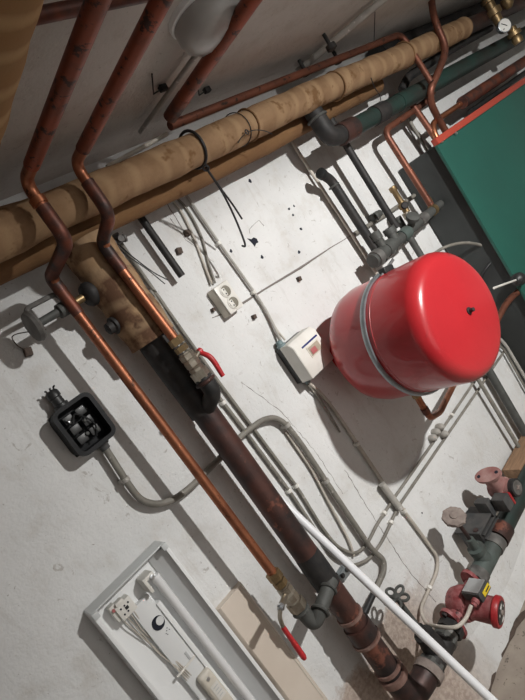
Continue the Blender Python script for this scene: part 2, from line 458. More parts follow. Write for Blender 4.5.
# round-handled valve at far left
zg = .150
t = thing('drain_valve', (SX-.06, SY, zg), 'dark grey valve with round disc handle sticking out left of the wrapped riser', 'valve')
c = Vector((SX-.055, -.10, zg))
MB().lathe(c+XX*.005, -XX, [(0, .026), (.012, .03), (.02, .03), (.028, .024), (.034, .012)], 20).build('flange_nut', 'black_steel', t)
MB().lathe(c-XX*.02, -XX, [(0, .010), (.07, .009)], 12).build('brass_stem', 'brass', t)
MB().lathe(c-XX*.075, -XX, [(0, .017), (.02, .017), (.022, .010), (.085, .009)], 14).build('spindle', 'grey_steel', t)
MB().lathe(c-XX*.148, -XX, [(0, .012), (.004, .034), (.010, .037), (.018, .034), (.022, .01)], 26).build('disc_handle', 'cast_grey', t)
mb = MB()
mb.tube(fillet([c+Vector((-.07, 0, .004)), c+Vector((-.075, 0, .038)), c+Vector((-.152, 0, .040)), c+Vector((-.158, 0, .016))], .012), .006, 8)
mb.build('yoke', 'cast_grey', t)
MB().tube(smooth_path([c+Vector((-.145, -.01, -.02)), at(14, 335, .05), at(17, 345, .02), at(27, 351, .006)]), .0013, 6).build('thin_wire', 'brown_plug', t)

# ------------------------------------------------------------------ copper pipes
def pipe(name, pts, r, fr, m, label, cat='pipe', group=None, parts=(), seg=16, nf=8):
    t = thing(name, pts[-1], label, cat, group)
    MB().tube(fillet(pts, fr, nf), r, seg).build('tube', m, t)
    for pn, a, b, rr, mm in parts:
        MB().tube([a, b], rr, seg).build(pn, mm, t)
    return t
# left copper: ceiling run, elbow, offset, long drop
ZC = .367
LXp = .480
jogz0 = at(70, 240, .295).z; jogz1 = at(53, 276, .12).z
pL = [Vector((LXp, -1.15, ZC)), Vector((LXp, -.295, ZC)), Vector((LXp, -.295, jogz0)), Vector((.480, -.12, jogz1)), Vector((.487, -.12, -.2)), Vector((.492, -.12, at(276, 578, .12).z))]
t = pipe('copper_pipe', pL, .0125, .032, 'copper', 'left copper pipe bent from the ceiling and dropping to the lower red-handled valve')
MB().tube([pL[0], Vector((LXp, -.36, ZC))], .0147, 16).build('overhead_run', 'copper_scaled', t)
MB().tube(fillet([Vector((LXp, -.295, ZC-.055)), Vector((LXp, -.295, jogz0)), Vector((.480, -.12, jogz1)), Vector((.481, -.12, jogz1-.04))], .032, 8), .0150, 16).build('burnt_sleeve', 'copper_burnt', t)
MB().tube([Vector((.4805, -.12, jogz1-.03)), Vector((.4825, -.12, jogz1-.10))], .0138, 16).build('socket_joint', 'copper_burnt', t)
MB().tube([Vector((LXp, -.295, ZC-.036)), Vector((LXp, -.295, ZC-.05))], .0165, 16).build('bright_ring', 'copper_clean', t)
RXp = .602
r0 = at(112, 213, .28).z; r1 = at(103, 243, .178).z
pR = [Vector((RXp, -1.15, ZC+.002)), Vector((RXp, -.28, ZC+.002)), Vector((RXp, -.28, r0)), Vector((.602, -.178, r1)), Vector((.612, -.178, at(175, 338, .178).z))]
t = pipe('copper_pipe', pR, .0120, .03, 'copper', 'second copper pipe bent from the ceiling, ending at the upper red-handled valve')
MB().tube([pR[0], Vector((RXp, -.34, ZC+.002))], .0143, 16).build('overhead_run', 'copper_scaled', t)
MB().tube(fillet([Vector((RXp, -.28, ZC-.04)), Vector((RXp, -.28, r0)), Vector((.602, -.178, r1)), Vector((.603, -.178, r1-.04))], .03, 8), .0145, 16).build('burnt_sleeve', 'copper_burnt', t)
MB().tube([Vector((.6035, -.178, r1-.035)), Vector((.605, -.178, r1-.075))], .0135, 16).build('socket_joint', 'copper_burnt', t)

# third overhead pipe, dark red, running to the wall side then along it
pO = [Vector((.845, -1.15, .372)), Vector((.858, -.285, .372))]
pO = [atz(262, -15, .385), atz(170, 117, .385)]
pipe('dark_copper_pipe', [pO[0], pO[1]], .0155, .03, 'copper_scaled', 'dark red pipe under the ceiling right of the globe lamp', parts=[('burnt_end', pO[1]+(pO[0]-pO[1]).normalized()*.08, pO[1], .0165, 'copper_burnt')])
a = atz(172, 123, .392); b = atz(399, 36, .392)
a = Vector((a.x, (a.y+b.y)/2, .392)); b = Vector((b.x, a.y, .392))
c1 = Vector((b.x, a.y-.0, .392)); d1 = at(431, 82, .24)
t = thing('copper_feed_pipe', b, 'brown copper pipe beside the long wrapped pipe, bending down to the curved pipes', 'pipe')
MB().tube(fillet([a, b, Vector((d1.x, d1.y, d1.z))], .05), .0115, 14).build('tube', 'copper_dim', t)
# cross pipe high at top left
a = atz(30, 17, .42); b = atz(165, -6, .42)
tag(MB().tube([Vector((a.x, a.y, .42)), Vector((b.x, a.y, .42))], .011, 14).build('cross_pipe', 'copper_burnt'),
    'brown pipe high at the top left, crossing above the copper pipes', 'pipe')
# pale ceiling pipes
a = atz(392, -8, .435); b = atz(297, 72, .435)
tag(MB().tube([a, b], .0115, 14).build('pale_pipe', 'conduit_grey'), 'pale grey pipe under the ceiling beside the top edge, right of centre', 'pipe')
a = atz(207, 40, .435); b = atz(140, 132, .435)
tag(MB().tube([a, b], .006, 10).build('ceiling_conduit', 'conduit_grey'), 'thin grey conduit on the ceiling running down from the globe lamp', 'conduit')
for (x, y) in ((207, 90), (163, 88)):
    c = atz(x, y, .445); mb = MB()
    mb.box(c, (.02, .014, .014), .002)
    mb.tube([c, c+Vector((-.03, .005, -.004)), atz(x-11, y-14, .448)], .002, 6)
    tag(mb.build('pipe_clip', 'black_steel'), {207: 'small dark clip hanging from the ceiling above the long wrapped pipe', 163: 'small dark ceiling clip on the thin conduit below the globe lamp'}[x], 'clip')
for (x, y, l) in ((333, 50, 'dark round knob on the ceiling beside the pale grey pipe'), (308, 75, 'dark clamp above the long wrapped pipe, left of the pale grey pipe'), (340, 63, 'small dark bolt between the brown copper and the wrapped pipe')):
    c = atz(x, y, .40); tag(MB().lathe(c+UP*.055, DN, [(0, .006), (.035, .006), (.036, .016), (.052, .017), (.056, .008)], 14).build('pipe_hanger', 'black_steel'), l, 'hanger')
# cream stick on top of the wrapped pipe
a = at(107, 167, .16); b = at(167, 134, .16)
tag(MB().tube([a, b], .0055, 10).build('thin_stick', 'cream_plastic'), 'thin cream stick lying behind the long wrapped pipe', 'stick')

# ------------------------------------------------------------------ ball valves
def lever(t, c, tip, mid, r, mname='handle_red'):
    mb = MB(); P_ = smooth_path([c, mid, tip], 6)
    mb.tube(P_, [r*(1.0+.25*math.sin(i/len(P_)*PI)) for i in range(len(P_))], 10)
    mb.build('lever', mname, t)
# upper valve (beside the riser)
top = at(175, 338, .178); top.x = .612; bot = at(197, 370, .178); bot.x = top.x+.002
t = thing('ball_valve', bot, 'upper ball valve with short red lever, right of the riser', 'valve')
ax = (bot-top); Lv = ax.length; ax.normalize()
MB().hexnut(top+ax*.008, ax, .018, .018).hexnut(top+ax*.029, ax, .0165, .014).build('compression_nut', 'brass', t, smooth=False)
MB().lathe(top+ax*.040, ax, [(0, .016), (.004, .0165), (.005, .020), (.018, .020), (.020, .0175), (.026, .0195), (.038, .0195), (.042, .0165), (.046, .0195), (.058, .018)], 8).build('body', 'nickel', t, smooth=False)
MB().hexnut(top+ax*.104, ax, .022, .022).build('end_nut', 'nickel', t, smooth=False)
hc = top+ax*.07
stem_end = at(199, 352, .185)
MB().tube([hc, hc.lerp(stem_end, .8), stem_end], .007, 10).build('stem', 'nickel', t)
lever(t, stem_end, at(223, 376, .20), at(211, 358, .20), .0055)
MB().lathe(stem_end-Vector((.002, 0, 0)), XX, [(0, .008), (.008, .009), (.012, .005)], 12).build('lever_hub', 'handle_red', t)
# black elbow joining it into the riser
e0 = top+ax*.112
e1 = Vector((e0.x+.002, e0.y, e0.z-.045)); e2 = Vector((SX, SY-.01, e1.z-.035))
t = thing('elbow_fitting', e2, 'black elbow fitting joining the upper red-handled valve to the riser', 'fitting')
MB().tube(fillet([e0, e1, e2], .036, 10), .0205, 20).build('elbow', 'black_steel', t)
MB().torus(e0+ax*.012, ax, .022, .005, 22, 8).build('elbow_collar', 'rusty_steel', t)
# lower valve
top = at(276, 576, .12); bot = at(297, 606, .12); top.x = .492; bot.x = .494
ax = (bot-top).normalized()
t = thing('ball_valve', bot, 'lower ball valve with long red lever at the foot of the left copper pipe', 'valve')
MB().hexnut(top-ax*.004, ax, .019, .022).build('brass_nut', 'brass', t, smooth=False)
MB().hexnut(top+ax*.020, ax, .018, .016).build('compression_nut', 'brass', t, smooth=False)
MB().lathe(top+ax*.03, ax, [(0, .016), (.003, .016), (.004, .020), (.018, .020), (.020, .0175), (.026, .0205), (.044, .0205), (.047, .017), (.052, .019)], 8).build('body', 'nickel', t, smooth=False)
MB().hexnut(top+ax*.092, ax, .024, .024).build('end_nut', 'nickel', t, smooth=False)
hc = top+ax*.05
s0 = at(281, 607, .157)
MB().tube([hc, s0], .008, 12).build('stem', 'nickel', t)
MB().hexnut(s0, s0-hc, .0095, .008).hexnut(s0+(s0-hc).normalized()*.008, s0-hc, .006, .008).build('stem_nut', 'bright_steel', t, smooth=False)
s1 = at(280, 618, .160); s2 = at(283, 627, .162); s3 = at(305, 659, .165)
MB().tube(smooth_path([s0+(s0-hc)*.12, s1, s2]), .0055, 8).build('lever_arm', 'nickel', t)
MB().tube(smooth_path([s2, s2.lerp(s3, .5), s3]), [.0062]*8+[.0072]*8+[.005], 10).build('lever', 'handle_red', t)
# lower grey elbow joining the riser
l0 = top+ax*.10
l1 = at(311, 630, .125); l1.x = l0.x+.004
t = thing('elbow_fitting', l1, 'dark grey double elbow joining the lower red-handled valve to the riser', 'fitting')
MB().tube(fillet([l0, l1, at(321, 608, .14), at(331, 580, .12)], .036, 9), .019, 20).build('elbow', 'grey_steel', t)
for p, d in ((l0+ax*.012, ax), (at(320, 611, .14), at(326, 594, .13)-at(321, 608, .14)), (at(328, 589, .127), at(331, 580, .12)-at(321, 608, .14))):
    MB().torus(p, d, .0205, .0045, 22, 8).build('elbow_rim', 'grey_steel', t)

# ------------------------------------------------------------------ dark stub pipe and wires
a = at(128, 199, .04); b = at(187, 273, .04); b.x = a.x+.002
tag(MB().tube([a, b], .0105, 16).build('stub_pipe', 'black_steel'), 'short dark pipe hanging from behind the wrapped pipe, left of the socket cables', 'pipe')

# thin grey wall conduits left of centre
def conduit(name, pts, r, m, label, fr=.03, cat='conduit', clips=(), clipm='white_plastic', smooth=False, group=None, n=10):
    t = thing(name, pts[-1], label, cat, group)
    MB().tube(smooth_path(pts) if smooth else fillet(pts, fr), r, n).build('tube', m, t)
    for c in clips:
        c = Vector(c); mb = MB()
        # direction of the nearest stretch
        best = None
        for i in range(len(pts)-1):
            a, b = Vector(pts[i]), Vector(pts[i+1]); s = max(0, min(1, (c-a).dot(b-a)/max((b-a).length_squared, 1e-9)))
            q = a+(b-a)*s
            if best is None or (q-c).length < best[0]: best = ((q-c).length, q, (b-a).normalized())
        q, d = best[1], best[2]
        mb.tube([q-d*.005, q+d*.005], r+.0028, 12)
        mb.box((q+Vector((0, -q.y*.5, 0))), (r*2.2+.004, max(.004, -q.y), .010), .0015)
        mb.build('clip', clipm, t)
    return t
conduit('wall_conduit', [at(121, 243, .010), at(164, 305, .010), at(217, 380, .010), at(250, 424, .010), at(297, 487, .010), at(322, 528, .010), at(338, 548, .010), at(356, 555, .010), at(368, 543, .010), at(376, 526, .010), at(392, 501, .010), at(437, 437, .010), at(470, 388, .010), at(500, 345, .010)],
        .0052, 'conduit_dark', 'thin grey conduit from the small cross fitting, bending up to behind the red vessel', clips=[at(297, 487, .02), at(385, 511, .02), at(452, 412, .02)])
conduit('wall_conduit', [at(150, 290, .010), at(215, 392, .010), at(245, 431, .010), at(290, 492, .010), at(314, 528, .010), at(332, 556, .010), at(352, 567, .010), at(370, 559, .010), at(383, 540, .010), at(398, 507, .010), at(441, 444, .010), at(474, 396, .010), at(505, 350, .010)],
        .0052, 'conduit_dark', 'thin grey conduit nearest the riser, bending round and running up to behind the vessel', clips=[at(290, 492, .02), at(225, 402, .02), at(391, 520, .02)])
c = at(119, 241, .03)
mb = MB()
for d in (XX, -XX, UP): mb.lathe(c, d, [(0, .008), (.014, .008), (.015, .011), (.02, .011), (.021, .006)], 12)
mb.lathe(c, OUT, [(-.02, .006), (.01, .007), (.014, .010), (.018, .009)], 12)
tag(mb.build('cross_fitting', 'cast_grey'), 'small grey four-way fitting beside the second copper pipe', 'fitting')
t = thing('twin_wires', at(166, 284, .02), 'two thin black wires dangling right of the second copper pipe', 'wire')
MB().tube(smooth_path([at(116, 246, .035), at(128, 256, .06), at(148, 270, .07), at(165, 284, .07)]), .0017, 6).build('wire', 'wire_black', t)
MB().tube(smooth_path([at(117, 243, .035), at(133, 257, .06), at(153, 272, .07), at(168, 280, .07)]), .0017, 6).build('wire', 'wire_black', t)

# ------------------------------------------------------------------ black junction box with conduit
c = at(84, 424, .03)
x0, x1 = .318, .415; z0, z1 = -.146, -.030; D0 = .050
bx = (x0+x1)/2; bz = (z0+z1)/2
t = thing('junction_box', (bx, 0, z0), 'open black junction box on the wall at left', 'junction box')
def ring_wall(mb, cx, cz, w, h, th, y0, y1, r=.021, n=6):
    def rr(w_, h_, r_):
        out = []
        for sx, sz, a0 in ((1, 1, 0), (-1, 1, PI/2), (-1, -1, PI), (1, -1, 1.5*PI)):
            for k in range(n+1):
                a = a0+PI/2*k/n; out.append((cx+sx*(w_/2-r_)+r_*math.cos(a), cz+sz*(h_/2-r_)+r_*math.sin(a)))
        return out
    o_, i_ = rr(w, h, r), rr(w-2*th, h-2*th, max(r-th, .002))
    N_ = len(o_)
    A = [mb.bm.verts.new((x, -y0, z)) for x, z in o_]; B = [mb.bm.verts.new((x, -y1, z)) for x, z in o_]
    Cc = [mb.bm.verts.new((x, -y0, z)) for x, z in i_]; Dd = [mb.bm.verts.new((x, -y1, z)) for x, z in i_]
    for k in range(N_):
        j = (k+1) % N_
        for q in ((A[k], A[j], B[j], B[k]), (Cc[j], Cc[k], Dd[k], Dd[j]), (B[k], B[j], Dd[j], Dd[k]), (A[j], A[k], Cc[k], Cc[j])):
            mb.bm.faces.new(q)
mb = MB(); ring_wall(mb, bx, bz, x1-x0, z1-z0, .005, .0, D0)
mb.box((bx, -.003, bz), (x1-x0-.006, .006, z1-z0-.006), .001)
mb.build('housing', 'box_black', t)
mb = MB(); ring_wall(mb, bx, bz, x1-x0+.007, z1-z0+.007, .010, D0, D0+.008); mb.build('rim', 'box_black', t)
mb = MB()
for i in range(2):
    for j in range(3): mb.box((bx-.018+.034*i, -.022, bz+.028-.027*j), (.024, .032, .020), .003)
mb.build('terminal_block', 'black_plastic', t)
for i, (dx, dz) in enumerate(((-.022, .022), (.01, .005), (-.004, -.022), (.02, -.028))):
    MB().lathe((bx+dx, -.036, bz+dz), OUT, [(0, .0045), (.006, .0045), (.007, .003)], 10).build('terminal_screw', 'bright_steel' if i in (0,) else 'grey_steel', t)
mb = MB(); mb.tube(smooth_path([(bx-.03, -.03, bz+.04), (bx-.02, -.05, bz+.015), (bx+.0, -.042, bz+.03), (bx+.02, -.048, bz-.01), (bx+.01, -.04, bz-.04)]), .002, 6)
mb.build('inner_wire', 'wire_black', t)
gx, gz = bx-.010, z1
MB().lathe((gx, -.028, gz-.003), UP, [(0, .018), (.012, .018), (.014, .014), (.03, .0135), (.032, .016), (.045, .015), (.05, .010)], 14).build('cable_gland', 'black_plastic', t)
mb = MB()
for dx in (-.006, .001, .007): mb.tube(smooth_path([(gx+dx, -.028, gz+.04), (gx+dx*1.5, -.030, gz+.050), (gx+dx*1.9, -.034, gz+.051)]), .0022, 6)
mb.build('cut_wires', 'wire_black', t)
MB().lathe((bx+.012, -.028, z0+.003), DN, [(0, .016), (.012, .016), (.014, .012), (.024, .0115)], 14).build('lower_gland', 'dark_dusty_plastic', t)
# armoured conduit
pts = [Vector((bx+.012, -.028, z0-.015)), at(128, 484, .028), at(140, 500, .024), at(155, 505, .022), at(172, 501, .022), at(190, 488, .022), at(215, 463, .022), at(243, 434, .022), at(262, 420, .022), at(274, 417, .022), at(285, 423, .022), at(300, 442, .022), at(345, 510, .022), at(370, 547, .022), at(377, 554, .022), at(384, 560, .022), at(384, 572, .022), at(372, 597, .025), at(366, 612, .03)]
t = conduit('armoured_conduit', pts, .0085, 'conduit_dark', 'long grey conduit from the black junction box, looping behind the pipes toward the floor', fr=.05,
            clips=[at(125, 480, .028), at(287, 425, .022), at(326, 481, .022)], clipm='conduit_grey', n=14)
MB().tube([at(373, 595, .025), at(362, 618, .035)], .0095, 12).build('black_sleeve', 'wire_black', t)

# ------------------------------------------------------------------ double socket
x0, x1 = .880, .936; z0, z1 = -.088, 0.0; dp = .042
cx, cz = (x0+x1)/2, (z0+z1)/2
t = thing('double_socket', (cx, 0, z0), 'cream surface-mounted double wall socket', 'socket')
MB().box((cx, -dp*.42, cz), (x1-x0+.002, dp*.84, z1-z0+.002), .004).build('back_box', 'cream_plastic', t)
MB().box((cx, -dp*.92, cz), (x1-x0, dp*.16, z1-z0), .0025).build('cover', 'white_plastic', t)
for k in (0, 1):
    c = Vector((cx+.002, -dp-.0005, cz+.0195-.039*k))
    mb = MB()
    # recessed-looking round outlet: raised ring with a darker dish and the inner insert
    mb.torus(c, OUT, .0178, .0022, 28, 8); oo = mb.build('outlet_ring', 'white_plastic', t)
    MB().lathe(c, OUT, [(-.002, .0168), (.0008, .0168), (.001, .016)], 28).build('outlet_dish', 'socket_grey', t)
    mb = MB(); mb.box(c+Vector((-.0075, -.001, -.001)), (.014, .004, .024), .003); mb.build('outlet_insert', 'white_plastic', t)
    mb = MB()
    for dz in (-.007, .006): mb.lathe(c+Vector((-.006, -.0025, dz)), OUT, [(0, .0022), (.001, .0022)], 10)
    mb.build('contact_holes', 'hole_dark', t)
conduit('socket_cable', [at(163, 190, .006), at(180, 210, .006), at(194, 238, .006), at(203, 262, .006), at(212, 284, .012)], .0038, 'cable_pale', 'left of the two pale cables dropping into the double socket', smooth=True, cat='cable')
conduit('socket_cable', [at(171, 193, .006), at(186, 208, .006), at(201, 236, .006), at(208, 262, .006), at(215, 283, .012)], .0038, 'conduit_dark', 'right of the two pale cables dropping into the double socket', smooth=True, cat='cable')
conduit('wall_conduit', [at(172, 176, .012), at(186, 195, .012), at(219, 243, .012), at(254, 292, .012), at(264, 307, .012), at(270, 318, .014), at(281, 341, .02)], .0045, 'conduit_grey',
        'thin grey conduit from the wrapped pipe down to the white switch box', clips=[at(185, 194, .012), at(219, 243, .012), at(254, 292, .012)], fr=.03)
conduit('switch_cable', [at(257, 298, .006), at(269, 316, .010), at(277, 330, .016), at(285, 340, .02)], .0032, 'cable_pale', 'short pale cable curving beside the conduit above the white switch box', smooth=True, cat='cable')

# ------------------------------------------------------------------ white switch box
x0, x1 = .966, 1.078; z0, z1 = -.382, -.258
cx, cz = (x0+x1)/2, (z0+z1)/2
t = thing('switch_box', (cx, 0, z0), 'white electrical switch box with a black base left of the red vessel', 'switch box')
MB().box((cx, -.013, cz), (x1-x0, .026, z1-z0), .003).build('base', 'black_plastic', t)
prof = [(-.026, z0-.001), (-.078, z0+.002), (-.081, z0+.006), (-.081, z1-.014), (-.068, z1+.001), (-.026, z1+.001)]
mb = MB(); mb.prism([(y, z) for y, z in prof], (x0-.001, 0, 0), (0, 1, 0), (0, 0, 1), (x1-x0+.002, 0, 0))
bmesh.ops.bevel(mb.bm, geom=mb.bm.edges[:], offset=.0016, segments=2, affect='EDGES')
cov = mb.build('cover', 'white_plastic', t)
zc = z1-.056
wf = MB().box((cx+.012, -.0815, zc), (.056, .003, .036), .0015).build('window_frame', 'cream_plastic', cov)
MB().box((cx+.012, -.083, zc), (.048, .002, .028), .001).build('window', 'clear_window', cov)
MB().box((cx+.004, -.0845, zc-.002), (.024, .003, .018), .001).build('breaker_toggle', 'window_red', cov)
MB().box((cx+.010, -.0815, z1-.030), (.076, .0016, .0055), .0004).build('blue_stripe', 'navy', cov)
MB().lathe((cx+.01, -.068, z1-.012), (0, -.7, .7), [(-.003, .004), (.004, .004), (.005, .002)], 12).build('cover_screw', 'grey_steel', cov)
MB().lathe((x0+.016, -.02, z1-.003), UP, [(0, .015), (.010, .015), (.012, .011), (.022, .0105), (.024, .008)], 14).build('cable_gland', 'teal_plastic', t)
MB().lathe((x0+.022, -.02, z0+.003), DN, [(0, .014), (.008, .014), (.01, .009), (.018, .009)], 14).build('cable_gland', 'teal_plastic', t)
p0 = Vector((x0+.022, -.02, z0-.01))
conduit('wall_conduit', [p0, at(322, 394, .014), at(340, 418, .012), at(366, 457, .012), at(388, 490, .014), at(402, 508, .012), at(438, 557, .012), at(437, 572, .012), at(426, 596, .012), at(420, 610, .015), at(426, 624, .05), at(440, 627, .15), at(457, 628, .20), at(466, 619, .205), at(471, 606, .195)],
        .0058, 'cable_pale', 'pale grey cable from the white switch box winding down to the red pump', fr=.04, clips=[at(357, 444, .012), at(430, 588, .012), at(404, 511, .012)])
conduit('switch_cable', [p0+Vector((-.006, 0, 0)), at(322, 402, .012), at(336, 425, .01), at(340, 432, .006)], .0032, 'conduit_dark', 'short thin cable beside the conduit under the white switch box', smooth=True, cat='cable')
# small tee where the cables cross
mb = MB(); c = at(386, 489, .02)
mb.tube([at(382, 484, .024), at(400, 509, .02)], .011, 12)
tag(mb.build('conduit_joint', 'conduit_grey'), 'short thick pale joint where the cable from the switch box crosses the conduits', 'fitting')
mb = MB()
for i, (x, y) in enumerate(((436, 432), (440, 427), (444, 434), (433, 438))):
    mb.lathe(at(x, y, .015), OUT, [(-.014, .012), (0, .014), (.01, .012), (.016, .006)], 9)
tag(mb.build('plaster_lump', 'conduit_grey'), 'rough pale lump of plaster over the conduits below the red vessel', 'plaster lump')
# extra diagonal conduits near the wall seam
conduit('wall_conduit', [at(354, 556, .01), at(349, 540, .01), at(330, 505, .01), at(312, 470, .01), at(286, 432, .01)], .004, 'cable_pale', 'thin pale cable under the long grey conduit', fr=.03, cat='cable')

# ------------------------------------------------------------------ upper wall pipes
conduit('wall_conduit', [at(283, 128, .022), at(310, 170, .022), at(348, 228, .022), at(385, 287, .022)], .0062, 'cable_pale', 'thin white conduit dropping from the wrapped pipe to behind the red vessel', n=12)
# black upright pipe
b = at(397, 228, .10)
a = at(324, 108, .10)
tag(MB().tube([Vector((b.x, -.10, .26)), Vector((b.x, -.10, b.z))], .0135, 14).build('upright_pipe', 'black_steel'), 'long black upright pipe from behind the green pipe elbow down into the manifold', 'pipe')
# black hooked pipe with cap
a = at(320, 173, .09); a2 = at(331, 180, .075)
b = at(384, 262, .075)
t = thing('capped_pipe', b, 'thick black pipe with a hooked upper end, between the conduits and the black upright pipe', 'pipe')
MB().tube(fillet([a, a2, b], .02), .0165, 16).build('tube', 'black_steel', t)
MB().lathe(a+(a-a2).normalized()*.004, (a2-a), [(0, .012), (.004, .019), (.022, .019), (.026, .016)], 16).build('end_cap', 'black_steel', t)
MB().torus(at(334, 186, .075), b-a2, .017, .004, 20, 8).build('weld_ring', 'grey_steel', t)
# green painted main with elbow
t = thing('green_main', at(400, 103, .15), 'dark green pipe with a black elbow hanging from the long wrapped pipe', 'pipe')
gy = .16; gz = at(400, 102, gy).z
gx0 = at(318, 118, gy).x
gtop = Vector((at(314, 108, .19).x, -.18, .30))
MB().tube(fillet([gtop, Vector((gtop.x, -.18, gz+.0)), Vector((at(342, 130, gy).x, -gy, gz))], .085, 12), .030, 22).build('elbow', 'black_steel', t)
MB().torus(gtop-UP*.04, UP, .031, .005, 24, 8).build('elbow_collar', 'grey_steel', t)
xa = at(338, 132, gy).x; xb = at(352, 126, gy).x; xc = at(398, 101, gy).x
MB().tube([(xa, -gy, gz), (xb, -gy, gz)], .037, 22).build('coupling', 'rusty_steel', t)
MB().tube([(xb, -gy, gz), (xc, -gy, gz)], .031, 22).build('painted_pipe', 'green_pipe_paint', t)
MB().tube([(at(372, 114, gy).x, -gy, gz), (at(383, 109, gy).x, -gy, gz)], .035, 22).build('coupling', 'black_steel', t)
MB().tube([(xc-.01, -gy, gz), (at(398, 101, gy).x+.02, -gy, gz), (4.4, -gy, gz)], .033, 22).build('painted_pipe', 'green_pipe_paint', t)
# second dark pipe looping under the wrapped pipe near the curved coppers
conduit('black_loop_pipe', [at(402, 90, .10), at(408, 77, .12), at(425, 66, .14), at(450, 50, .14), at(490, 28, .14)], .018, 'black_steel', 'black bent pipe between the green pipe and the wrapped pipe', cat='pipe', fr=.05, n=14)
tag(MB().tube([Vector((2.2, -.05, .40)), Vector((4.4, -.05, .40))], .05, 20).build('dark_main', 'black_steel'), 'black pipe in the dark corner under the ceiling at upper right', 'pipe')

# manifold at the vessel
my = .10; mz = -.224
t = thing('manifold', at(376, 258, my), 'grey-green cast pipe manifold above the red vessel', 'manifold')
X0, X1 = at(372, 261, my).x, at(441, 204, my).x
MB().tube([(X0, -my, mz), (X0+.10, -my, mz), (X0+.12, -my, mz), (X1-.10, -my, mz), (X1, -my, mz)], [.024, .024, .020, .018, .014], 18).build('body', 'grey_steel', t)
for (x, y, r, h, nm, m_) in ((403, 232, .024, .05, 'tee', 'green_grey'), (388, 247, .027, .045, 'tee', 'grey_steel'), (376, 257, .029, .03, 'end_flange', 'cast_grey'), (421, 218, .021, .05, 'coupling', 'cast_grey'), (433, 210, .021, .02, 'coupling', 'brass')):
    X = at(x, y, my).x
    MB().tube([(X-h/2, -my, mz), (X+h/2, -my, mz)], r, 18).build(nm, m_, t)
for (x, y, r, l, m_) in ((383, 247, .022, .075, 'grey_steel'), (394, 238, .026, .055, 'grey_steel'), (412, 224, .016, .06, 'nickel'), (434, 209, .014, .05, 'brass')):
    X = at(x, y, my).x
    r = r*.78
    MB().lathe((X, -my, mz), UP, [(0, r*.9), (l*.6, r*.9), (l*.62, r*1.15), (l, r*1.15)], 16).build('outlet', m_, t)
MB().lathe((at(408, 226, my).x, -my-.01, mz+.01), (-.1, -.6, .5), [(0, .014), (.03, .014), (.032, .024), (.045, .025), (.05, .012)], 14).build('drain_cap', 'grey_steel', t)
# risers into the manifold
def riser(x, y, off, ztop, r, m_, label):
    X = at(x, y, off).x
    return tag(MB().tube([(X, -off, mz+.06), (X, -off, ztop)], r, 14).build('riser_pipe', m_), label, 'pipe')
riser(412, 241, .06, mz-.25, .013, 'grey_steel', 'dark grey pipe going down from the manifold behind the red vessel')
X = at(413, 222, my).x
t = thing('air_valve', (X, -my, mz+.06), 'short brass stub valve standing on the manifold', 'valve')
MB().lathe((X, -my, mz+.055), UP, [(0, .013), (.02, .013), (.022, .018), (.04, .018), (.042, .012), (.09, .011), (.095, .015), (.11, .014), (.112, .006)], 14).build('body', 'brass', t)
MB().lathe((X-.012, -my-.012, mz+.085), (-.7, -.7, 0), [(0, .010), (.012, .014), (.02, .01)], 12).build('side_cap', 'black_steel', t)
# copper U pipe
z_top = at(389, 130, my).z
pu = [Vector((at(433, 209, my).x, -my, mz+.04)), Vector((at(433, 209, my).x, -my, z_top)), Vector((at(426, 105, my).x, -my-.0, z_top+.0))]
a = at(384, 131, my)
pu = [at(431, 205, my), Vector((a.x, a.y, a.z)), at(426, 102, .12), at(438, 84, .13)]
pipe('copper_loop_pipe', pu, .0130, .04, 'copper_dim', 'thin copper pipe with a square bend dropping to the right end of the manifold', seg=14, parts=[])
# copper pipes going down into the green cabinet
pipe('copper_feed_pipe', [at(412, 104, .12), at(424, 121, .12), at(438, 142, .12)], .013, .03, 'copper_dim', 'short straight copper pipe dropping onto the corner of the green cabinet', seg=14)
pipe('curved_copper_pipe', [at(430, -12, .26), at(434, 20, .26), at(447, 48, .25), at(440, 68, .23), at(430, 90, .20), at(431, 104, .17), at(440, 122, .14), at(455, 146, .12)], .014, .06, 'copper_dim', 'curvy copper pipe snaking from the ceiling down behind the green cabinet', seg=14)
pipe('copper_swan_pipe', [at(448, 152, .13), at(436, 138, .13), at(432, 124, .13), at(440, 118, .13), at(475, 94, .13)], .012, .03, 'copper_clean', 'bright copper swan-neck pipe just above the corner of the green cabinet', seg=14)
tag(MB().tube([at(462, 103, .14), at(527, 60, .14)], .026, 18).build('dark_header_pipe', 'copper_burnt'), 'thick dark brown pipe sloping away above the green cabinet', 'pipe')
tag(MB().tube([at(470, 112, .05), at(540, 62, .05)], .014, 14).build('back_pipe', 'black_steel'), 'dark pipe behind the thick brown one above the green cabinet', 'pipe')
# horizontal wall pipe going right
tag(MB().tube([at(353, 235, .012), at(385, 215, .012), at(415, 195, .012), at(433, 184, .012)], .0085, 10).build('wall_pipe', 'conduit_dark'), 'thin grey pipe lying along the wall behind the black pipes', 'pipe')
c = at(376, 216, .02)
mb = MB(); mb.lathe(c, OUT, [(-.02, .016), (.01, .016), (.016, .008)], 10); mb.lathe(c, XX, [(-.03, .013), (.03, .013)], 10)
tag(mb.build('pipe_tee', 'grey_steel'), 'small dark tee on the thin grey wall pipe', 'fitting')
tag(MB().tube([at(408, 118, .03), at(442, 176, .03)], .007, 10).build('upright_pipe', 'conduit_dark'), 'thin grey upright pipe inside the square copper bend', 'pipe')
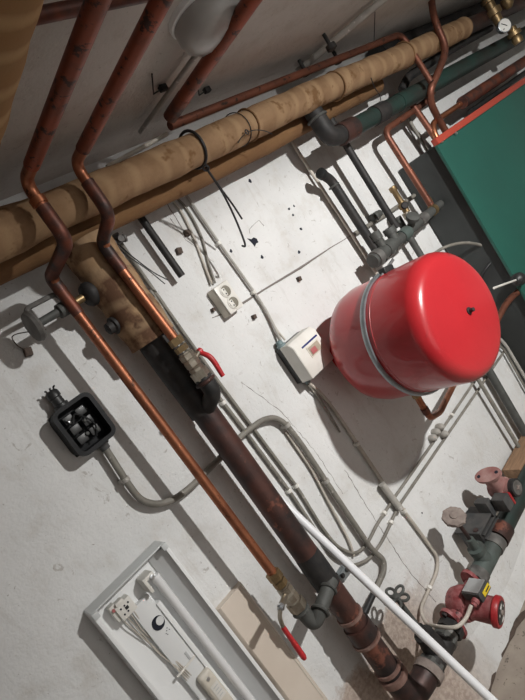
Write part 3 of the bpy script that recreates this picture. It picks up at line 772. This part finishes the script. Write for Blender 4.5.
# pipes below right of the vessel
for (a, b, r, l, m_) in (((478, 352), (528, 438), .016, 'thicker dark grey upright pipe below and right of the vessel', 'grey_steel'), ((470, 366), (520, 449), .008, 'thin grey upright pipe left of the thicker one right of the vessel', 'conduit_dark'), ):
    tag(MB().tube([at(*a, .04), at(*b, .04)], r, 12).build('upright_pipe', m_), l, 'pipe')
conduit('wall_conduit', [at(470, 364, .02), at(488, 342, .02), at(497, 336, .02), at(506, 345, .02), at(530, 386, .02)], .007, 'conduit_grey', 'pale conduit arching over right of the red vessel', fr=.05)
conduit('wall_conduit', [at(478, 366, .02), at(494, 348, .02), at(502, 346, .02), at(530, 396, .02)], .005, 'conduit_dark', 'thin conduit just inside the arching pale one right of the vessel', fr=.04)

# ------------------------------------------------------------------ brass valve group and gauge
t = thing('valve_group', at(498, 20, .25), 'brass valve group with a round white pressure gauge at top right corner', 'valve')
a = at(484, -6, .25); b = at(500, 24, .25); ax = (b-a).normalized(); L_ = (b-a).length
MB().lathe(a, ax, [(0, .022), (L_*.15, .022), (L_*.17, .030), (L_*.3, .030), (L_*.32, .022), (L_*.5, .022), (L_*.52, .034), (L_*.7, .034), (L_*.72, .022), (L_, .02)], 12).build('body', 'brass', t)
a = at(502, -8, .27); b = at(510, 8, .27); ax = (b-a).normalized(); L_ = (b-a).length
MB().lathe(a, ax, [(0, .016), (L_*.4, .016), (L_*.42, .026), (L_*.8, .026), (L_, .012)], 12).build('safety_valve', 'brass', t)
a = at(511, 28, .25); b = at(519, 43, .25); ax = (b-a).normalized(); L_ = (b-a).length
MB().lathe(a, ax, [(0, .022), (L_*.25, .022), (L_*.28, .032), (L_*.5, .032), (L_*.53, .018), (L_*.75, .026), (L_, .022)], 12).build('outlet_union', 'brass', t)
MB().tube([at(494, 14, .25), at(515, 34, .25)], .014, 12).build('bridge', 'brass', t)
gc = at(504, 26, .30); gd = (CAM-gc).normalized()*.6+OUT*.6
gs = MB().lathe(gc, gd, [(-.02, .026), (.004, .030), (.008, .030), (.009, .027)], 28).build('gauge_case', 'galvanised', t)
MB().lathe(gc+gd.normalized()*.0085, gd, [(0, .0265), (.001, .0265)], 28).build('gauge_face', 'dial_white', t)
u, v = frame_from(gd); q = gc+gd.normalized()*.011
mb = MB(); mb.tube([q-(u+v)*.006, q+(u+v)*.014], .0016, 6); mb.tube([q+u*.012-v*.01, q+u*.016-v*.013], .002, 6)
mb.build('gauge_needle', 'dial_black', t)

# ------------------------------------------------------------------ green cabinet
fc = at(436, 145, .21)
fx = fc.x; ft = fc.z
t = thing('boiler_cabinet', (fx+.6, -.12, -1.2), 'large green sheet-metal cabinet with a red top edge at right', 'cabinet')
MB().box((fx+.62, -.105, (ft-1.2)/2), (1.2, .195, 1.2+ft-.004), .004).build('carcass', 'cabinet_side_shade', t)
MB().box((fx+.6, -.2065, (ft-1.2)/2), (1.2, .013, 1.2+ft), .003).build('front_panel', 'cabinet_green', t)
e = at(470, 122.5, .22)
MB().box((fx+.6, -.2105, ft+.010), (1.2, .024, .026), .003).build('top_rail', 'cabinet_red', t)
MB().lathe(at(456, 133.2, .222), OUT, [(-.004, .006), (.003, .006), (.004, .003)], 10).build('rail_screw', 'bright_steel', t)
MB().box(at(439, 143, .205)+Vector((0, 0, .004)), (.02, .03, .02), .003).build('corner_bracket', 'cast_grey', t)
# rod with dark knob
a = at(494, 288, .33); b = at(516, 280, .23); k = at(523, 278, .225)
t = thing('thermometer_probe', k, 'thin white metal rod with a dark knob sticking out of the green cabinet', 'probe')
MB().tube([a, b], .004, 10).build('rod', 'white_plastic', t)
MB().lathe(b, (k-b), [(-.008, .008), (0, .012), (.006, .024), (.03, .027), (.036, .014)], 14).build('knob', 'black_plastic', t)
# cables and copper seen in the gap beside the cabinet
conduit('loose_cable', [at(430, 256, .06), at(448, 246, .12), at(470, 243, .14), at(495, 250, .16), at(515, 262, .16)], .006, 'conduit_dark', 'grey cable arching over the top of the red vessel toward the cabinet', smooth=True, cat='cable')
tag(MB().tube([at(448, 210, .03), at(436, 200, .08), at(465, 183, .10)], .010, 10).build('branch_pipe', 'black_steel'), 'black pipe leaving the right end of the manifold toward the cabinet', 'pipe')
pipe('copper_feed_pipe', [at(528, 284, .20), at(508, 300, .18), at(494, 326, .17), at(480, 350, .15)], .012, .05, 'copper_dim', 'bent copper pipe between the red vessel and the green cabinet', seg=12)
conduit('loose_cable', [at(480, 290, .06), at(484, 272, .12), at(497, 258, .16), at(515, 252, .18)], .006, 'wire_black', 'black cable curling between the vessel and the green cabinet', smooth=True, cat='cable')

# ------------------------------------------------------------------ red expansion vessel
VX, VZ, R = 1.198, -.416, .1815
t = thing('expansion_vessel', (VX, -.13, VZ-R), 'large glossy red expansion vessel strapped to the wall', 'expansion vessel')
prof = [(0.06, .05), (.075, .085), (.09, .125), (.11, .155), (.135, .174), (.17, R), (.22, R), (.30, R), (.428, R)]
c0 = 0.428
for k in range(1, 9):
    a = PI/2*k/9
    prof.append((c0+.044*math.sin(a), R-.040*(1-math.cos(a))))
prof += [(.4745, .125), (.479, .08), (.483, .04), (.485, .012)]
MB().lathe((VX, 0, VZ), OUT, prof, 72).build('tank', 'vessel_red', t)
MB().lathe((VX, 0, VZ), OUT, [(.306, R-.0005), (.3072, R+.0009), (.3088, R+.0009), (.310, R-.0005)], 72).build('seam', 'vessel_red', t)
MB().lathe((VX, 0, VZ), OUT, [(.484, .010), (.488, .010), (.489, .006), (.500, .0055), (.501, .003)], 14).build('air_valve', 'black_plastic', t)
MB().lathe((VX, 0, VZ), OUT, [(.0, .062), (.05, .062), (.085, .05)], 32).build('wall_bracket', 'vessel_red', t)
o = thing('vessel_strap', (VX, -.26, VZ-R), 'grey metal strap clamped around the red expansion vessel', 'strap')
mb = MB(); n_ = 72
ysA, ysB = .278, .294
rings = []
for k in range(n_+1):
    a = 2*PI*k/n_; cs, sn = math.cos(a), math.sin(a)
    rings.append([mb.bm.verts.new((VX+cs*r, -y, VZ+sn*r)) for y, r in ((ysA, R+.001), (ysA, R+.0065), (ysA+.004, R+.009), (ysB-.004, R+.009), (ysB, R+.0065), (ysB, R+.001))])
for k in range(n_):
    for j in range(6): mb.bm.faces.new((rings[k][j], rings[k][(j+1) % 6], rings[k+1][(j+1) % 6], rings[k+1][j]))
mb.build('band', 'galvanised', o)
ang = math.radians(122)
q = Vector((VX+math.cos(math.radians(80))*(R+.006), -.302, VZ+math.sin(math.radians(80))*(R+.006)))
MB().box(q, (.045, .026, .022), .006, Matrix.Rotation(math.radians(10), 3, 'Y')).build('clamp_lug', 'black_plastic', o)
MB().tube([q+Vector((-.035, 0, -.004)), q+Vector((.05, 0, .01))], .005, 8).build('clamp_bolt', 'bright_steel', o)
# bent copper pipe beneath it
pp = [at(411, 392, .20), at(417, 408, .20), at(424, 417, .19), at(431, 420, .18), at(440, 410, .14), at(456, 380, .08)]
pp = [at(412, 388, .22), at(430, 418, .20), at(440, 412, .16), at(461, 370, .06)]
t = pipe('vessel_pipe', pp, .0105, .022, 'copper', 'bent copper pipe under the red vessel', seg=14)
MB().hexnut(at(416, 395, .218), pp[1]-pp[0], .014, .012).build('union_nut', 'brass', t, smooth=False)
MB().tube([at(424, 408, .208), at(427, 413, .205)], .0125, 14).build('solder_joint', 'copper_burnt', t)

# ------------------------------------------------------------------ cable ties on the wrapped pipe
t = thing('cable_tie', at(204, 165, .26), 'thick black cable tie round the wrapped pipe with two long loose tails', 'cable tie')
xx = at(199, 150, .22).x
MB().torus((xx, -.2, ZI), XX, .0475, .004, 30, 8).build('loop', 'wire_black', t)
MB().torus(at(206, 168, .235), (1, .4, .6), .007, .0028, 14, 6).build('knot', 'wire_black', t)
MB().tube(smooth_path([at(206, 167, .235), at(219, 186, .20), at(233, 205, .17), at(242, 219, .15)]), .0026, 8).build('tail', 'wire_black', t)
MB().tube(smooth_path([at(206, 168, .235), at(222, 192, .20), at(235, 218, .17), at(245, 244, .15), at(242, 246, .148)]), .0028, 8).build('tail', 'wire_black', t)
t = thing('twisted_wire', at(245, 131, .25), 'thin twisted wire round the wrapped pipe right of the thick black tie', 'wire')
MB().torus((at(240, 125, .22).x, -.2, ZI), (1, .15, .1), .0455, .0014, 30, 6).build('loop', 'wire_black', t)
MB().torus(at(247, 132, .25), OUT, .006, .0018, 14, 6).build('knot', 'wire_black', t)
MB().tube(smooth_path([at(247, 132, .25), at(256, 130, .25), at(265, 131, .25), at(272, 134, .25)]), .0013, 6).build('tail', 'wire_black', t)
MB().tube(smooth_path([at(247, 132, .25), at(241, 138, .25), at(238, 143, .25)]), .0013, 6).build('tail', 'wire_black', t)
tag(MB().tube(smooth_path([at(371, 78, .24), at(375, 88, .21), at(380, 96, .19), at(381, 104, .18)]), .0016, 6).build('hanging_wire', 'wire_black'), 'thin dark wire hanging from the wrapped pipe to the green pipe', 'wire')
tag(MB().tube([atz(375, 12, .452), atz(374, 42, .41)], .0016, 6).build('hanging_wire', 'wire_black'), 'thin dark wire hanging from the ceiling above the brown copper pipe', 'wire')

# ------------------------------------------------------------------ pump row near the floor
RY, RZ = .12, -1.218
def rx(px, py, off=RY): return at(px, py, off).x
def row(parent, name, xa, xb, r, m_, r2=None, n=22):
    return MB().tube([(xa, -RY, RZ), (xb, -RY, RZ)], [r, r2 or r], n).build(name, m_, parent)
xe = SX+.02
# elbow from the riser and following gate valve
t = thing('floor_elbow', (SX, SY, RZ-.045), 'big dusty brown-grey elbow at the foot of the steel riser', 'fitting')
MB().tube(fillet([Vector((SX, SY, -1.13)), Vector((SX, -.11, RZ)), Vector((SX+.10, -RY, RZ))], .07, 10), .037, 24).build('elbow', 'rusty_steel', t)
MB().tube([(SX, SY, -1.125), (SX, SY, -1.145)], .041, 24).build('elbow_collar', 'rust_ring', t)
MB().tube([(SX+.075, -RY, RZ), (SX+.10, -RY, RZ)], .042, 24).build('elbow_collar', 'dusty_iron', t)
def handwheel(parent, c, d, R_, m_, solid=False, spokes=5):
    d = Vector(d).normalized(); u, v = frame_from(d)
    mb = MB()
    if solid:
        n2 = 40
        poly = [((R_*(1+.09*math.cos(8*a)))*math.cos(a), (R_*(1+.09*math.cos(8*a)))*math.sin(a)) for a in [2*PI*k/n2 for k in range(n2)]]
        mb.prism(poly, c-d*.006, u, v, d*.012); bmesh.ops.bevel(mb.bm, geom=mb.bm.edges[:], offset=.002, segments=1, affect='EDGES')
        mb.lathe(c, d, [(-.018, .014), (.010, .012), (.011, .006)], 14)
    else:
        for k in range(spokes):
            a = 2*PI*k/spokes+.3
            q = c+(u*math.cos(a)+v*math.sin(a))*R_*.62
            uu = (u*math.cos(a)+v*math.sin(a)); vv = (-u*math.sin(a)+v*math.cos(a))
            mb.tube([q+uu*R_*.40*math.cos(b)+vv*R_*.30*math.sin(b) for b in [2*PI*j/14 for j in range(15)]], R_*.12, 7, cap=False)
        mb.lathe(c, d, [(-.012, R_*.28), (.006, R_*.26), (.008, R_*.12)], 12)
    return mb.build('handwheel', m_, parent)
# gate valve with open wheel
gx_ = .755
t = thing('gate_valve', (gx_, -RY, RZ-.05), 'dark gate valve with an open clover handwheel near the riser foot', 'valve')
row(t, 'body', gx_-.040, gx_+.045, .034, 'black_steel')
row(t, 'hex_end', gx_-.048, gx_-.032, .038, 'grey_steel', n=6); row(t, 'hex_end', gx_+.040, gx_+.058, .037, 'grey_steel', n=6)
wc = at(396, 597, .12)
bon0 = Vector((gx_, -RY, RZ)); bd = (wc-bon0).normalized(); bl = (wc-bon0).length
MB().lathe(bon0, bd, [(0, .036), (.045, .032), (.060, .026), (.063, .030), (.080, .030), (.083, .016), (.105, .014)], 18).build('bonnet', 'black_steel', t)
MB().tube([bon0+bd*.1, wc], .0075, 10).build('spindle', 'grey_steel', t)
handwheel(t, wc, bd*.9+Vector((-.1, -.35, .25)), .036, 'grey_steel')
# red pump
PX, PZ = .955, -1.262
PX = .935
t = thing('circulation_pump', (PX, -RY, RZ-.08), 'red circulation pump with a black round face and yellow-striped terminal box', 'pump')
PAX = Vector((.16, -1, -.34)).normalized()
def pump(t, PX, s, body, head, face, faceoff, hl, PZ=RZ, hasbox=True):
    B = Vector((PX, -RY, PZ))
    mb = MB()
    mb.lathe(B, OUT, [(-.045*s, .03*s), (-.04*s, .052*s), (-.01*s, .062*s), (.015*s, .062*s), (.03*s, .055*s)], 28)
    mb.tube([B-XX*.085*s, B-XX*.05*s, B, B+XX*.05*s, B+XX*.085*s], [.030*s, .030*s, .042*s, .030*s, .030*s], 18)
    mb.build('volute', body, t)
    for sg in (-1, 1):
        mb = MB(); x = PX+sg*.088*s
        u, v = Vector((0, 1, 0)), UP
        poly = []
        for k in range(32):
            a = 2*PI*k/32
            rr = .040*s+.026*s*abs(math.cos(a))**3
            poly.append((rr*math.sin(a)*.9, rr*math.cos(a)))
        mb.prism(poly, (x-.007*s, -RY, PZ), u, v, XX*.014*s); mb.build('flange', body, t)
        for sz in (-1, 1):
            MB().hexnut((x+sg*.010*s, -RY, PZ+sz*.052*s), XX, .010*s, .012*s).build('flange_bolt', 'rusty_steel', t, smooth=False)
    MB().lathe(B, PAX, [(.0, .044*s), (.036*s, .050*s), (.042*s, .046*s), (hl-.02, .046*s), (hl-.012, .052*s)], 32).build('motor', head, t)
    return B
B = pump(t, PX, .86, 'pump_red', 'pump_red', None, 0, .108)
MB().lathe(B, PAX, [(.088, .042), (.092, .046), (.104, .046), (.108, .043)], 36).build('face_ring', 'pump_bright_red', t)
fl = B+PAX*.1105
FR = Matrix((XX-PAX*PAX.dot(XX), -PAX, UP-PAX*PAX.dot(UP))).transposed()
MB().lathe(B, PAX, [(.106, .034), (.1095, .034), (.110, .033)], 32).build('face_plate', 'dial_black', t)
MB().lathe(B, PAX, [(.109, .009), (.114, .009), (.115, .007)], 20).build('vent_screw', 'dusty_iron', t)
mb = MB()
def fp(x, z, w, h): mb.box(fl+FR @ Vector((x, 0, z)), (w, .0008, h), 0, FR)
fp(.003, .024, .018, .0024); fp(.004, .0195, .014, .0020); fp(.002, .0155, .010, .0016)
fp(-.020, .010, .005, .009); fp(-.002, -.024, .024, .0020); fp(0, -.0285, .013, .0020); fp(.021, .004, .003, .008)
mb.build('face_print', 'dial_white', t, smooth=False)
# terminal box on top-right of the motor
bc = B+Vector((.014, -.066, .050))
MB().box(bc, (.060, .062, .032), .005).build('terminal_box', 'dark_dusty_plastic', t)
MB().box(bc+Vector((0, -.001, .0175)), (.052, .054, .004), .002).build('box_lid', 'foil', t)
MB().box(bc+Vector((.006, -.032, .000)), (.040, .002, .016), .0005).build('warning_label', 'yellow_label', t)
MB().box(bc+Vector((.010, -.0335, .000)), (.022, .0008, .004), 0).build('label_print', 'dial_black', t, smooth=False)
gl0 = B+Vector((-.03, -.055, .058))
MB().lathe(bc+Vector((-.032, -.012, -.004)), -XX, [(0, .012), (.012, .012), (.014, .009), (.022, .009)], 12).build('cable_gland', 'pump_red', t)
# bit between pump and valve
t = thing('pump_union', (PX-.12, -RY, RZ-.05), 'dark union nut between the open-wheel valve and the red pump', 'fitting')
row(t, 'union_nut', PX-.108, PX-.084, .038, 'black_steel', n=8); row(t, 'pipe_end', gx_+.06, PX-.106, .029, 'cast_grey')
# valve after the pump
vx = 1.125
t = thing('gate_valve', (vx, -RY, RZ-.05), 'grey gate valve with a dusty solid handwheel above the red pump', 'valve')
row(t, 'hex_end', PX+.086, PX+.108, .038, 'cast_grey', n=8)
row(t, 'hex_end', PX+.108, PX+.125, .033, 'cast_grey')
row(t, 'body', PX+.124, vx+.07, .031, 'green_grey')
wc = at(454, 517, .13); b0 = Vector((vx-.02, -RY, RZ)); bd = (wc-b0).normalized()
MB().lathe(b0, bd, [(0, .030), (.035, .026), (.045, .020), (.047, .028), (.066, .028), (.069, .016), (.105, .013), (.107, .009)], 18).build('bonnet', 'green_grey', t)
MB().tube([b0+bd*.1, wc], .007, 10).build('spindle', 'rusty_steel', t)
handwheel(t, wc, bd*.75+Vector((0, -.45, .2)), .036, 'dusty_iron', solid=True)
# pipe continuing right
t = thing('green_floor_pipe', (vx+.6, -RY, RZ-.04), 'green painted pipe running right from the grey gate valve near the floor', 'pipe')
row(t, 'coupling', vx+.08, vx+.135, .038, 'rusty_steel'); row(t, 'pipe', vx+.13, 3.6, .033, 'green_pipe_paint')
row(t, 'coupling', vx+.04, vx+.075, .035, 'cast_grey')
# black terminal/actuator housing behind the wheel
ac = at(482, 530, .10)
c = Vector((vx+.090, -.070, RZ+.030))
t = thing('actuator_box', (c.x, -.05, c.z-.045), 'black ribbed actuator housing behind the dusty handwheel', 'actuator')
mb = MB(); mb.box(c, (.120, .085, .075), .006); mb.build('housing', 'black_plastic', t)
MB().box(c+Vector((.0, -.0, .041)), (.130, .10, .008), .003).build('lid', 'dark_dusty_plastic', t)
for k in range(3):
    MB().box(c+Vector((.0, -.046, .024-.018*k)), (.10, .010, .006), .001).build('rib', 'dark_dusty_plastic', t)
MB().hexnut(c+Vector((-.05, -.03, .045)), UP, .010, .006).build('lid_screw', 'rusty_steel', t, smooth=False)
# upper dusty pump
P2 = at(501, 488, .13); K = .74
t = thing('circulation_pump', (P2.x, -.12, P2.z-.06), 'dusty pink circulation pump with a round glass dial, above the green floor pipe', 'pump')
B = Vector(P2)
fcx = at(489, 476, .14)
fdir = (fcx-B).normalized()
mb = MB(); mb.tube([B-fdir*.01, B+fdir*.02, fcx], [.036, .033, .026], 20); mb.lathe(B, OUT, [(-.035, .03), (-.025, .038), (.02, .038), (.025, .034)], 24)
mb.build('volute', 'pump_dusty_pink', t)
u, v = frame_from(fdir)
MB().prism([(.028*math.cos(a), .046*math.sin(a)) for a in [2*PI*k/36 for k in range(36)]], fcx, v, u, fdir*.011).build('flange', 'pump_dusty_pink', t)
for s_ in (-1, 1):
    MB().lathe(fcx+fdir*.011+u*s_*.031, fdir, [(0, .006), (.001, .006)], 12).build('bolt_hole', 'hole_dark', t)
MB().lathe(B, OUT, [(.0, .034), (.01, .031), (.044, .031), (.048, .027)], 30).build('motor', 'pump_dusty_pink', t)
MB().lathe(B, OUT, [(.044, .031), (.060, .031), (.062, .027)], 32).build('dial_ring', 'black_steel', t)
dial = MB().lathe(B, OUT, [(.061, .0255), (.063, .024)], 32).build('dial_face', 'cast_grey', t)
q = B+OUT*.064
mb = MB(); mb.tube([q-XX*.010, q+XX*.010], .0022, 6); mb.tube([q-UP*.009, q+UP*.009], .0022, 6); mb.lathe(q, OUT, [(-.002, .005), (.002, .0045)], 12)
mb.build('dial_pointer', 'dusty_iron', dial)
tb_ = MB().box(B+Vector((-.060, -.024, -.010)), (.040, .05, .050), .004).build('terminal_box', 'dark_dusty_plastic', t)
MB().box(B+Vector((-.037, -.036, -.014)), (.010, .030, .046), .002).build('red_panel', 'pump_bright_red', tb_)
MB().box(B+Vector((-.085, .03, -.01)), (.03, .05, .06), .004).build('bracket', 'dark_dusty_plastic', t)
tag(MB().tube([(B.x, -.12, B.z-.028), (B.x, -.12, RZ+.028)], .022, 16).build('branch_pipe', 'cast_grey'), 'short grey branch pipe between the dusty pink pump and the green floor pipe', 'pipe')
# wooden board
a = at(513, 474, .06)
tag(MB().box((a.x+.235, -.06, a.z-.01), (.47, .075, .060), .004).build('wooden_board', 'old_wood'), 'brown wooden board lying behind the green floor pipe at right edge', 'board')

# ------------------------------------------------------------------ leaning white conduit
a = at(283, 503, .035); b = at(393, 610, .30); 
a = at(279, 499, .03); b = at(500, 708, .34)
mid = a.lerp(b, .5)
tag(MB().tube([a, b], [.0115, .0115], 18).build('plastic_conduit', 'conduit_white'), 'white plastic conduit leaning across the pipes from behind the riser', 'conduit')

# clamp beside the riser
c = at(343, 573, .07)
t = thing('pipe_clamp', c, 'small shiny clamp with black screws on the right of the riser', 'clamp')
MB().box(c, (.045, .02, .028), .003).build('plate', 'galvanised', t)
for dx in (-.012, .010):
    MB().lathe(c+Vector((dx, -.008, .004)), OUT, [(0, .007), (.006, .007), (.007, .003)], 10).build('screw', 'black_plastic', t)
MB().tube(fillet([c+Vector((-.02, 0, .012)), c+Vector((-.05, .01, .04)), c+Vector((-.055, .02, .085))], .02), .007, 8).build('strap', 'wire_black', t)

# ------------------------------------------------------------------ beige trunking
bx0, bx1 = at(222, 602, .0).x, at(240, 584, .0).x
bx0, bx1 = .362, .454
ztr = -.655
t = thing('wall_trunking', ((bx0+bx1)/2, 0, -1.45), 'beige plastic trunking fixed upright on the wall beside the light fitting', 'trunking')
poly = [(bx0, -.0), (bx0+.002, -.014), (bx0+.008, -.020), (bx1-.008, -.020), (bx1-.002, -.014), (bx1, 0)]
mb = MB(); mb.prism(poly, (0, 0, -1.45), (1, 0, 0), (0, 1, 0), (0, 0, 1.45+ztr)); mb.build('cover', 'beige_duct', t)
MB().box((bx1-.012, -.021, (ztr-1.45)/2), (.002, .0016, 1.45+ztr-.02), 0).build('cover_edge', 'cream_plastic', t, smooth=False)

# ------------------------------------------------------------------ fluorescent light fitting
fx0, fx1 = .137, .348; fz1 = -.420; fz0 = -1.45; dp = .056
t = thing('light_fitting', ((fx0+fx1)/2, 0, fz0), 'open white fluorescent light fitting without its cover, at bottom left', 'light fitting')
fxc = (fx0+fx1)/2; H = fz1-fz0; zc = (fz0+fz1)/2
def X_(fr): return fx0+(fx1-fx0)*fr
MB().box((fxc, -.004, zc), (fx1-fx0-.004, .008, H-.004), 0).build('back_tray', 'white_enamel', t, smooth=False)
th = .0025
for nm, x in (('left_side', fx0), ('right_side', fx1)):
    sg = 1 if x == fx0 else -1
    mb = MB(); mb.box((x, -dp/2, zc), (th, dp, H), .0008); mb.box((x+sg*.0035, -dp, zc), (.009, .003, H), .001)
    mb.build(nm, 'white_enamel', t)
ec = MB().box((fxc, -dp/2+.002, fz1), (fx1-fx0, dp+.002, .004), .001).build('end_cap', 'frosted_cap', t)
for x in (fx0+.006, fx1-.006):
    MB().box((x, -dp, fz1-.007), (.015, .010, .016), .003).build('corner_piece', 'frosted_cap', ec)
# sloping reflector on the right, gear channel with a step, rail beside the tube
mb = MB(); mb.prism([(X_(.975), -.050), (X_(.975), -.046), (X_(.80), -.008), (X_(.80), -.012)], (0, 0, fz0+.01), (1, 0, 0), (0, 1, 0), (0, 0, H-.02)); mb.build('reflector', 'tray_pale', t, smooth=False)
gear = MB().box((X_(.45), -.017, zc-.02), (.052, .018, H-.10), .002).build('gear_cover', 'tray_pale', t)
MB().box((X_(.595), -.019, zc-.04), (.012, .024, H-.12), .002).build('rail', 'white_enamel', t)
tx = X_(.725); tz = fz1-.040
MB().lathe((tx, -.036, tz), DN, [(0, .0035), (.006, .0035), (.0065, .0112), (.014, .0114), (.015, .0108), (.98, .0108)], 22).build('tube', 'tube_glass', t)
mb = MB(); mb.box((tx-.016, -.028, tz+.006), (.030, .044, .010), .002); mb.box((tx-.027, -.030, tz-.010), (.008, .044, .034), .0015)
hold = mb.build('lamp_holder', 'white_plastic', t)
MB().lathe((tx-.010, -.048, tz+.001), OUT, [(0, .006), (.006, .006), (.007, .003)], 10).build('holder_pin', 'bright_steel', hold)
tb = Vector((X_(.30), -.028, fz1-.050))
mb = MB(); mb.box(tb, (.040, .030, .036), .0025); mb.box(tb+Vector((-.020, .004, .006)), (.016, .024, .040), .002); mb.box(tb+Vector((-.004, -.006, .020)), (.020, .020, .010), .002)
tbl = mb.build('terminal_block', 'white_plastic', t)
for i in range(5):
    MB().lathe(tb+Vector((-.010+.010*(i % 3), -.0148, .008-.015*(i//3))), OUT, [(0, .0022), (.0012, .0022)], 8).build('terminal_hole', 'hole_dark', tbl)
MB().box(tb+Vector((.002, -.0155, .001)), (.008, .001, .007), 0).build('terminal_mark', 'dial_black', tbl, smooth=False)
MB().lathe(tb+Vector((-.022, -.010, .016)), OUT, [(0, .004), (.003, .004)], 10).build('terminal_screw', 'window_red', tbl)
hc = Vector((X_(.47), -.0262, fz1-.136))
MB().lathe(hc, OUT, [(0, .0160), (.0010, .0160)], 28).build('knockout_hole', 'hole_dark', gear)
MB().lathe(hc+Vector((.0055, -.0010, .0015)), OUT, [(0, .0098), (.001, .0098)], 24).build('knockout_tab', 'tray_pale', gear)
mb = MB()
for i, (dx, dz) in enumerate(((.004, -.028), (.008, -.024), (-.001, -.032), (.010, -.031), (.001, -.036))):
    mb.lathe(hc+Vector((dx, 0, dz)), OUT, [(0, .0011), (.0012, .0011)], 8)
mb.build('vent_holes', 'hole_dark', gear)
for i in range(4):
    s_ = (-1)**i*.004
    pts = [Vector((tb.x-.014+.008*i, -.018, tb.z-.016)), Vector((tb.x-.016+.009*i, -.026, tb.z-.030)), Vector((X_(.26)+.005*i, -.020, fz1-.13)), Vector((X_(.29)+.005*i+s_, -.016, fz1-.19)), Vector((X_(.335)+.004*i, -.028, fz1-.255)), Vector((X_(.34)+.005*i, -.020, fz1-.33)), Vector((X_(.34)+.005*i, -.016, fz1-.55))]
    MB().tube(smooth_path(pts, 6), .0016, 6).build('wire', 'cable_pale', t)
MB().box((X_(.42), -.0285, fz1-.258), (.058, .004, .005), .001).build('wire_clip', 'white_plastic', t)
MB().box((X_(.50), -.0268, fz1-.245), (.006, .002, .022), .001).build('slot', 'tray_grey', gear)
cc = Vector((X_(.50), -.036, fz1-.300))
mb = MB(); mb.box(cc+Vector((0, 0, -.05)), (.036, .022, .11), .010, seg=4); cap_ = mb.build('starter_body', 'cream_plastic', t)
MB().lathe(cc+Vector((0, -.010, -.012)), OUT, [(0, .005), (.002, .005), (.0022, .003)], 12).build('starter_screw', 'bright_steel', cap_)
MB().box(cc+Vector((.002, -.0115, -.050)), (.022, .001, .040), 0).build('starter_label', 'white_plastic', cap_, smooth=False)
mb = MB()
for k in range(4): mb.box(cc+Vector((.002, -.0124, -.038-.008*k)), (.014-.003*(k % 2), .0006, .0015))
mb.build('label_marks', 'tray_grey', cap_, smooth=False)

# things of one kind share a group
GROUPS = {'wall_plug': None, 'ball_valve': 'ball valves with red levers', 'gate_valve': 'gate valves in the floor pipe row', 'circulation_pump': 'circulation pumps',
          'wall_conduit': 'grey conduits on the wall', 'socket_cable': 'cables above the double socket', 'switch_cable': 'short cables at the switch box',
          'copper_pipe': 'copper pipes bent down from the ceiling', 'copper_feed_pipe': 'copper feed pipes', 'elbow_fitting': 'elbows joining the riser',
          'upright_pipe': 'upright pipes on the wall', 'pipe_hanger': 'pipe hangers on the ceiling', 'pipe_clip': 'ceiling pipe clips', 'hanging_wire': 'thin hanging wires', 'loose_cable': 'loose cables by the vessel'}
for o in list(COL.objects):
    if o.parent is None and 'category' in o.keys():
        g = GROUPS.get(o.name.split('.')[0])
        if g: o['group'] = g

# ------------------------------------------------------------------ camera and view
cd = bpy.data.cameras.new('camera'); cam = bpy.data.objects.new('camera', cd); COL.objects.link(cam)
Mx = Matrix((( RX.x, -RD.x, -RF.x), (RX.y, -RD.y, -RF.y), (RX.z, -RD.z, -RF.z))).to_4x4()
cam.matrix_world = Matrix.Translation(CAM) @ Mx
cd.sensor_fit = 'VERTICAL'; cd.sensor_height = 36.0; cd.lens = FOC/700*36.0
cd.clip_start = .02
SC.camera = cam
w = bpy.data.worlds.new('world'); SC.world = w; w.use_nodes = True
w.node_tree.nodes['Background'].inputs[0].default_value = (.5, .5, .5, 1)
w.node_tree.nodes['Background'].inputs[1].default_value = .05
vs = SC.view_settings
vs.view_transform = 'Standard'; vs.look = 'None'; vs.gamma = 1; vs.use_curve_mapping = False; vs.exposure = 0
